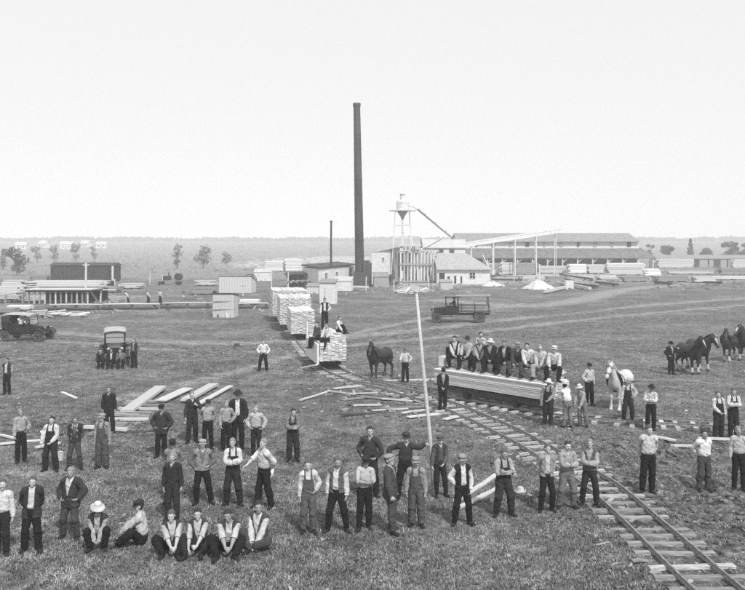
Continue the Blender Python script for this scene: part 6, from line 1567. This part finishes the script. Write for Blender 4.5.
tree('broad round tree left of the pointed spruce', 667, 305, 7.8, 6.0, 'round', 2, 620, .40)
tree('low rounded tree right of the pointed spruce', 706, 320, 7.0, 6.2, 'round', 3, 560, .40)
tree('tall dense tree beyond the low sheds near the right edge', 731, 310, 8.8, 7.0, 'round', 4, 700, .42)
tree('tree cut by the right edge above the sheds', 746, 300, 9.0, 6.6, 'round', 5, 640, .42)
tree('thin tree just past the end of the long shed', 650, 330, 8.6, 3.6, 'round', 6, 380, .36)
tree('bushy dark tree left of the boxcar', 17, 190, 7.2, 5.4, 'round', 7, 520, .34)
tree('slender dark tree at the left edge', 3, 240, 6.2, 3.4, 'spruce', 8, 420, .32)
tree('tallest thin tree left of the smokestack, above the flat wagon', 177, 250, 8.2, 4.4, 'round', 9, 330, .36)
tree('ragged bush-like tree right of the tall thin tree', 203, 255, 7.4, 7.0, 'round', 10, 420, .40)
tree('small tree right of the ragged one', 226, 290, 5.8, 4.2, 'round', 11, 300, .38)
tree('small tree between the distant white houses, left', 37, 330, 7.0, 4.6, 'round', 12, 300, .42)
tree('small tree between the distant white houses, middle', 54, 330, 7.6, 4.2, 'round', 13, 300, .42)
tree('small tree right of the distant white houses', 76, 335, 7.6, 4.6, 'round', 14, 300, .42)
tree('thin tree at the end of the row of distant houses', 94, 330, 7.2, 3.6, 'round', 15, 260, .42)
# distant white houses on the left
for k, (px, d, w, he, hr, rz_, lab) in enumerate([(22, 560, 7, 3.2, 5.4, 8, 'leftmost of the distant white houses above the boxcar'), (44, 600, 6, 3.4, 5.6, -10, 'second distant white house from the left'), (67, 570, 8.0, 3.6, 5.6, 5, 'third distant white house, the widest one'), (86, 620, 6, 3.2, 5.4, -6, 'fourth distant white house'), (102, 590, 7, 3.0, 5.0, 4, 'rightmost distant white house, low and long')]):
    r = gable('house', lab, at_d(px, d), w, 6, he, hr, R(rz_), WHITEWASH, ROOF_PALE, cat='house', batt=0)
    for x in (-w * .25, w * .25): window(r, (x, -3.02, 1.9), .9, 1.2, 0, m=WHITEWASH, bars=False)
    MB().box((0, -3.05, 1.05), (1.0, .2, 2.1)).build('door', WOOD_GREY, r); MB().box((w * .3, 0, hr + .5), (.6, .6, 1.4)).build('chimney', ROOF_GREY, r)
# the far wood: one mass along the horizon
rng = np.random.default_rng(3); n = 15000
fxp = rng.uniform(-.78, .78, n); fd = 1040 + rng.uniform(0, 160, n); X = fxp * fd; hgt = 5.4 + .8 * np.sin(fxp * 23) * np.sin(fxp * 7 + 1) + .7 * np.sin(fxp * 61) + .5 * np.sin(fxp * 173)
C = np.stack([X, fd, terrain(X, fd) + hgt * rng.uniform(0, 1, n) ** .8], 1)
V, F = leaf_cards(C, np.tile((0, -.7, .5), (n, 1)), 2.2, rng)
fo = obj('distant_forest', np_mesh('distant_forest', V, F, False), LEAF[0]); tag(fo, 'pale far wood along the horizon', kind='stuff')
# rough brush over the far fields
n = 26000; by = 150 * np.exp(rng.uniform(0, 1.85, n)); bx_ = rng.uniform(-.62, .62, n) * by
keep = (bx_ / by < -.02) | (by > 270) | (rng.uniform(size=n) < .15); by = by[keep]; bx_ = bx_[keep]; n = len(by)
C = np.stack([bx_, by, terrain(bx_, by) + rng.uniform(.05, 1.0, n) * (.35 + .65 * (.5 + .5 * np.sin(bx_ * .11 + 2 * np.sin(by * .021)) * np.sin(by * .045)) ** 2) * (1 + (by > 300) * .3)], 1)
V, F = leaf_cards(C, np.tile((0, -.4, .8), (n, 1)), .34, rng) if False else leaf_cards(C, np.tile((0, -.4, .8), (n, 1)), .0007 * by[:, None], rng)
br = obj('brush', np_mesh('brush', V, F, False), mat('brush_leaf', .30, .13, scale=.06, detail=6)); tag(br, 'low rough brush over the fields beyond the yard', kind='stuff')

# faint scrub growing between the boxcar and the far fields
rng = np.random.default_rng(33); C = []
for _ in range(230):
    d = rng.uniform(200, 420); u = rng.uniform(-.5, -.05) if rng.uniform() < .8 else rng.uniform(.33, .5); x = u * d; h = rng.uniform(.5, 2.2); w = rng.uniform(.8, 2.6); n_ = int(22 * w)
    v = rng.normal(size=(n_, 3)) * np.array((w * .5, w * .5, h * .35)); v[:, 2] = np.abs(v[:, 2]); C.append(v + np.array((x, d, float(terrain(x, d)))))
C = np.concatenate(C); V, F = leaf_cards(C, np.tile((0, -.5, .7), (len(C), 1)), .22, rng)
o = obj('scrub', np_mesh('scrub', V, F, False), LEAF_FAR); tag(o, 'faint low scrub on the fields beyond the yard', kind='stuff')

# grass tufts near the camera
def grass(name, label, n, y0, y1, hgt, wid, m, power=1.4, dens=None):
    rng = np.random.default_rng(int(y0) + n); t = rng.uniform(0, 1, n)
    y = (y0 ** (1 - power) + t * (y1 ** (1 - power) - y0 ** (1 - power))) ** (1 / (1 - power)); x = rng.uniform(-.56, .56, n) * y
    dtr = near_track(x, y); k = (dtr > .75) | (rng.uniform(size=n) < .12)
    patch = .5 + .5 * np.sin(x * .8 + 2 * np.sin(y * .5)) * np.sin(y * .9 + x * .3); k &= rng.uniform(size=n) < .35 + .65 * patch
    so = np.clip(blob(x, y, 8.6, 20.5, 3.8, 5.8) + blob(x, y, 9.5, 25.5, 4, 2.6), 0, 1); k &= rng.uniform(size=n) > so * .7
    x, y = x[k], y[k]; n = len(x); z = gz(x, y) - .01; Vs = []; nb = 4
    for b in range(nb):
        a = rng.uniform(0, 6.283, n); ln = hgt * rng.uniform(.45, 1.25, n); w = wid * rng.uniform(.6, 1.3, n); bend = rng.uniform(.3, 1.6, n)
        cx_ = x + rng.normal(0, .06, n); cy_ = y + rng.normal(0, .06, n); dx, dy = np.cos(a), np.sin(a)
        p0 = np.stack([cx_ - dy * w, cy_ + dx * w, z], 1); p1 = np.stack([cx_ + dy * w, cy_ - dx * w, z], 1)
        p2 = np.stack([cx_ + dx * ln * bend, cy_ + dy * ln * bend, z + ln], 1); Vs.append(np.stack([p0, p1, p2], 1).reshape(-1, 3))
    V = np.concatenate(Vs); o = obj(name, np_mesh(name, V, np.arange(len(V)).reshape(-1, 3), False), m); return tag(o, label, kind='stuff')
gm_ = mat('grass_blades', .38, .15, rough=.8, scale=1.1, coord='Object', detail=6)
gd_ = mat('weed_leaves', .11, .04, rough=.8, scale=1.5)
grass('grass', 'short trampled grass in the near half of the yard', 70000, 13, 48, .055, .011, gm_, 1.6)
grass('weeds', 'darker broad-leaved weeds among the near grass', 24000, 13, 44, .055, .020, gd_, 1.7)
grass('far_grass', 'sparse grass over the far half of the yard', 26000, 40, 120, .06, .02, gm_, 1.6)

# chips, bark and scraps trodden into the yard
rng = np.random.default_rng(21); n = 3600
y = np.concatenate([rng.uniform(14, 60, n // 2), 33 * np.exp(rng.uniform(0, 1.2, n // 2))]); x = rng.uniform(-.5, .5, n) * y
pick = rng.integers(0, len(TRACK_A) - 60, n); trk = rng.uniform(size=n) < .6
x = np.where(trk, TRACK_A[pick, 0] + rng.normal(0, 1.6, n), x); y = np.where(trk, TRACK_A[pick, 1] + rng.normal(0, 1.2, n), y)
L = rng.uniform(.02, .10, n) * np.where(rng.uniform(size=n) < .06, 2.4, 1); w = rng.uniform(.012, .05, n); a = rng.uniform(0, 6.283, n); zz = gz(x, y) + .012
ca, sa = np.cos(a), np.sin(a); tl = rng.uniform(-.02, .05, n)
V = np.stack([np.stack([x + sx * ca * L - sy * sa * w, y + sx * sa * L + sy * ca * w, zz + sx * tl + .01 * sy], 1) for sx, sy in ((-1, -1), (1, -1), (1, 1), (-1, 1))], 1).reshape(-1, 3)
ch = obj('wood_chips', np_mesh('wood_chips', V, np.arange(4 * n).reshape(-1, 4), False), mat('chip_wood', .36, .10, scale=.9, detail=8)); tag(ch, 'pale chips and bark scraps strewn over the yard', kind='stuff')

# trodden scrap timber too small and jumbled to tell apart, about the mill and the dock
rng = np.random.default_rng(5); m_ = MB()
for (xa, xb, ya, yb, n_, mx) in ((300, 470, 284, 296, 110, 1.3), (470, 745, 272, 290, 260, 1.6), (0, 120, 284, 319, 150, 1.0), (120, 270, 278, 314, 70, .9), (340, 440, 374, 420, 40, .35)):
    for _ in range(n_):
        p = at(rng.uniform(xa, xb), rng.uniform(ya, yb)); L_ = rng.uniform(.25, 1) * mx
        m_.box((p.x, p.y, p.z + .06), (L_, rng.uniform(.05, .25), rng.uniform(.04, .35 if mx > .5 else .1)), M=Matrix.Rotation(rng.uniform(0, 6.28), 3, 'Z') @ Matrix.Rotation(rng.uniform(-.35, .35), 3, 'Y'))
o = m_.build('scrap_wood', lumber_material('scrap_timber', .34, .16)); toned(o.data, .45); tag(o, 'jumbled scrap wood strewn about the mill and the dock', kind='stuff')

# clods of turned earth right of the track and round the switch
rng = np.random.default_rng(12); Vs = []; Fs = []; base_v = np.array([(x, y, z) for x in (-1, 1) for y in (-1, 1) for z in (-1, 1)], float); base_v /= np.sqrt(3) * .8
bf = np.array([(0, 1, 3, 2), (4, 6, 7, 5), (0, 4, 5, 1), (2, 3, 7, 6), (0, 2, 6, 4), (1, 5, 7, 3)]); k = 0
for cx_, cy_, sx_, sy_, n_ in ((8.8, 20.0, 1.9, 2.8, 900), (9.8, 25.5, 2.2, 1.0, 320), (-11, 29, 2.2, .9, 260), (1.2, 34, 2.0, 1.6, 160), (10.5, 16.5, 1.4, 1.6, 240)):
    for _ in range(n_):
        x, y = rng.normal(cx_, sx_), rng.normal(cy_, sy_)
        if near_track(np.array(x), np.array(y)) < .8: continue
        r = .02 + abs(rng.normal(0, .045)); V = (base_v * rng.uniform(.55, 1.25, (8, 3))) @ rot('Z', rng.uniform(0, 360)).T * np.array((r, r, r * .55)); Vs.append(V + np.array((x, y, float(bumps(x, y)) * .5 + r * .1))); Fs.append(bf + 8 * k); k += 1
V = np.concatenate(Vs); V[:, 2] += gz(V[:, 0], V[:, 1]) - bumps(V[:, 0], V[:, 1]) * .5
o = obj('earth_clods', np_mesh('earth_clods', V, np.concatenate(Fs), False), lumber_material('turned_earth', .20, .08)); toned(o.data, .4); tag(o, 'clods of turned earth beside the track', kind='stuff')

# pale summer haze
hz = MB().box((0, 1200, 16.5), (18000, 3000, 36)).build('haze', None); hz['kind'] = 'stuff'
hm_ = bpy.data.materials.new('haze_air'); hm_.use_nodes = True; nt = hm_.node_tree; nt.nodes.clear()
pv = nt.nodes.new('ShaderNodeVolumePrincipled'); pv.inputs['Density'].default_value = .0010; pv.inputs['Color'].default_value = (1, 1, 1, 1); pv.inputs['Anisotropy'].default_value = -.15
oo = nt.nodes.new('ShaderNodeOutputMaterial'); nt.links.new(pv.outputs[0], oo.inputs['Volume']); hz.data.materials.append(hm_)
tag(hz, 'pale haze lying over the yard and fields', kind='stuff')
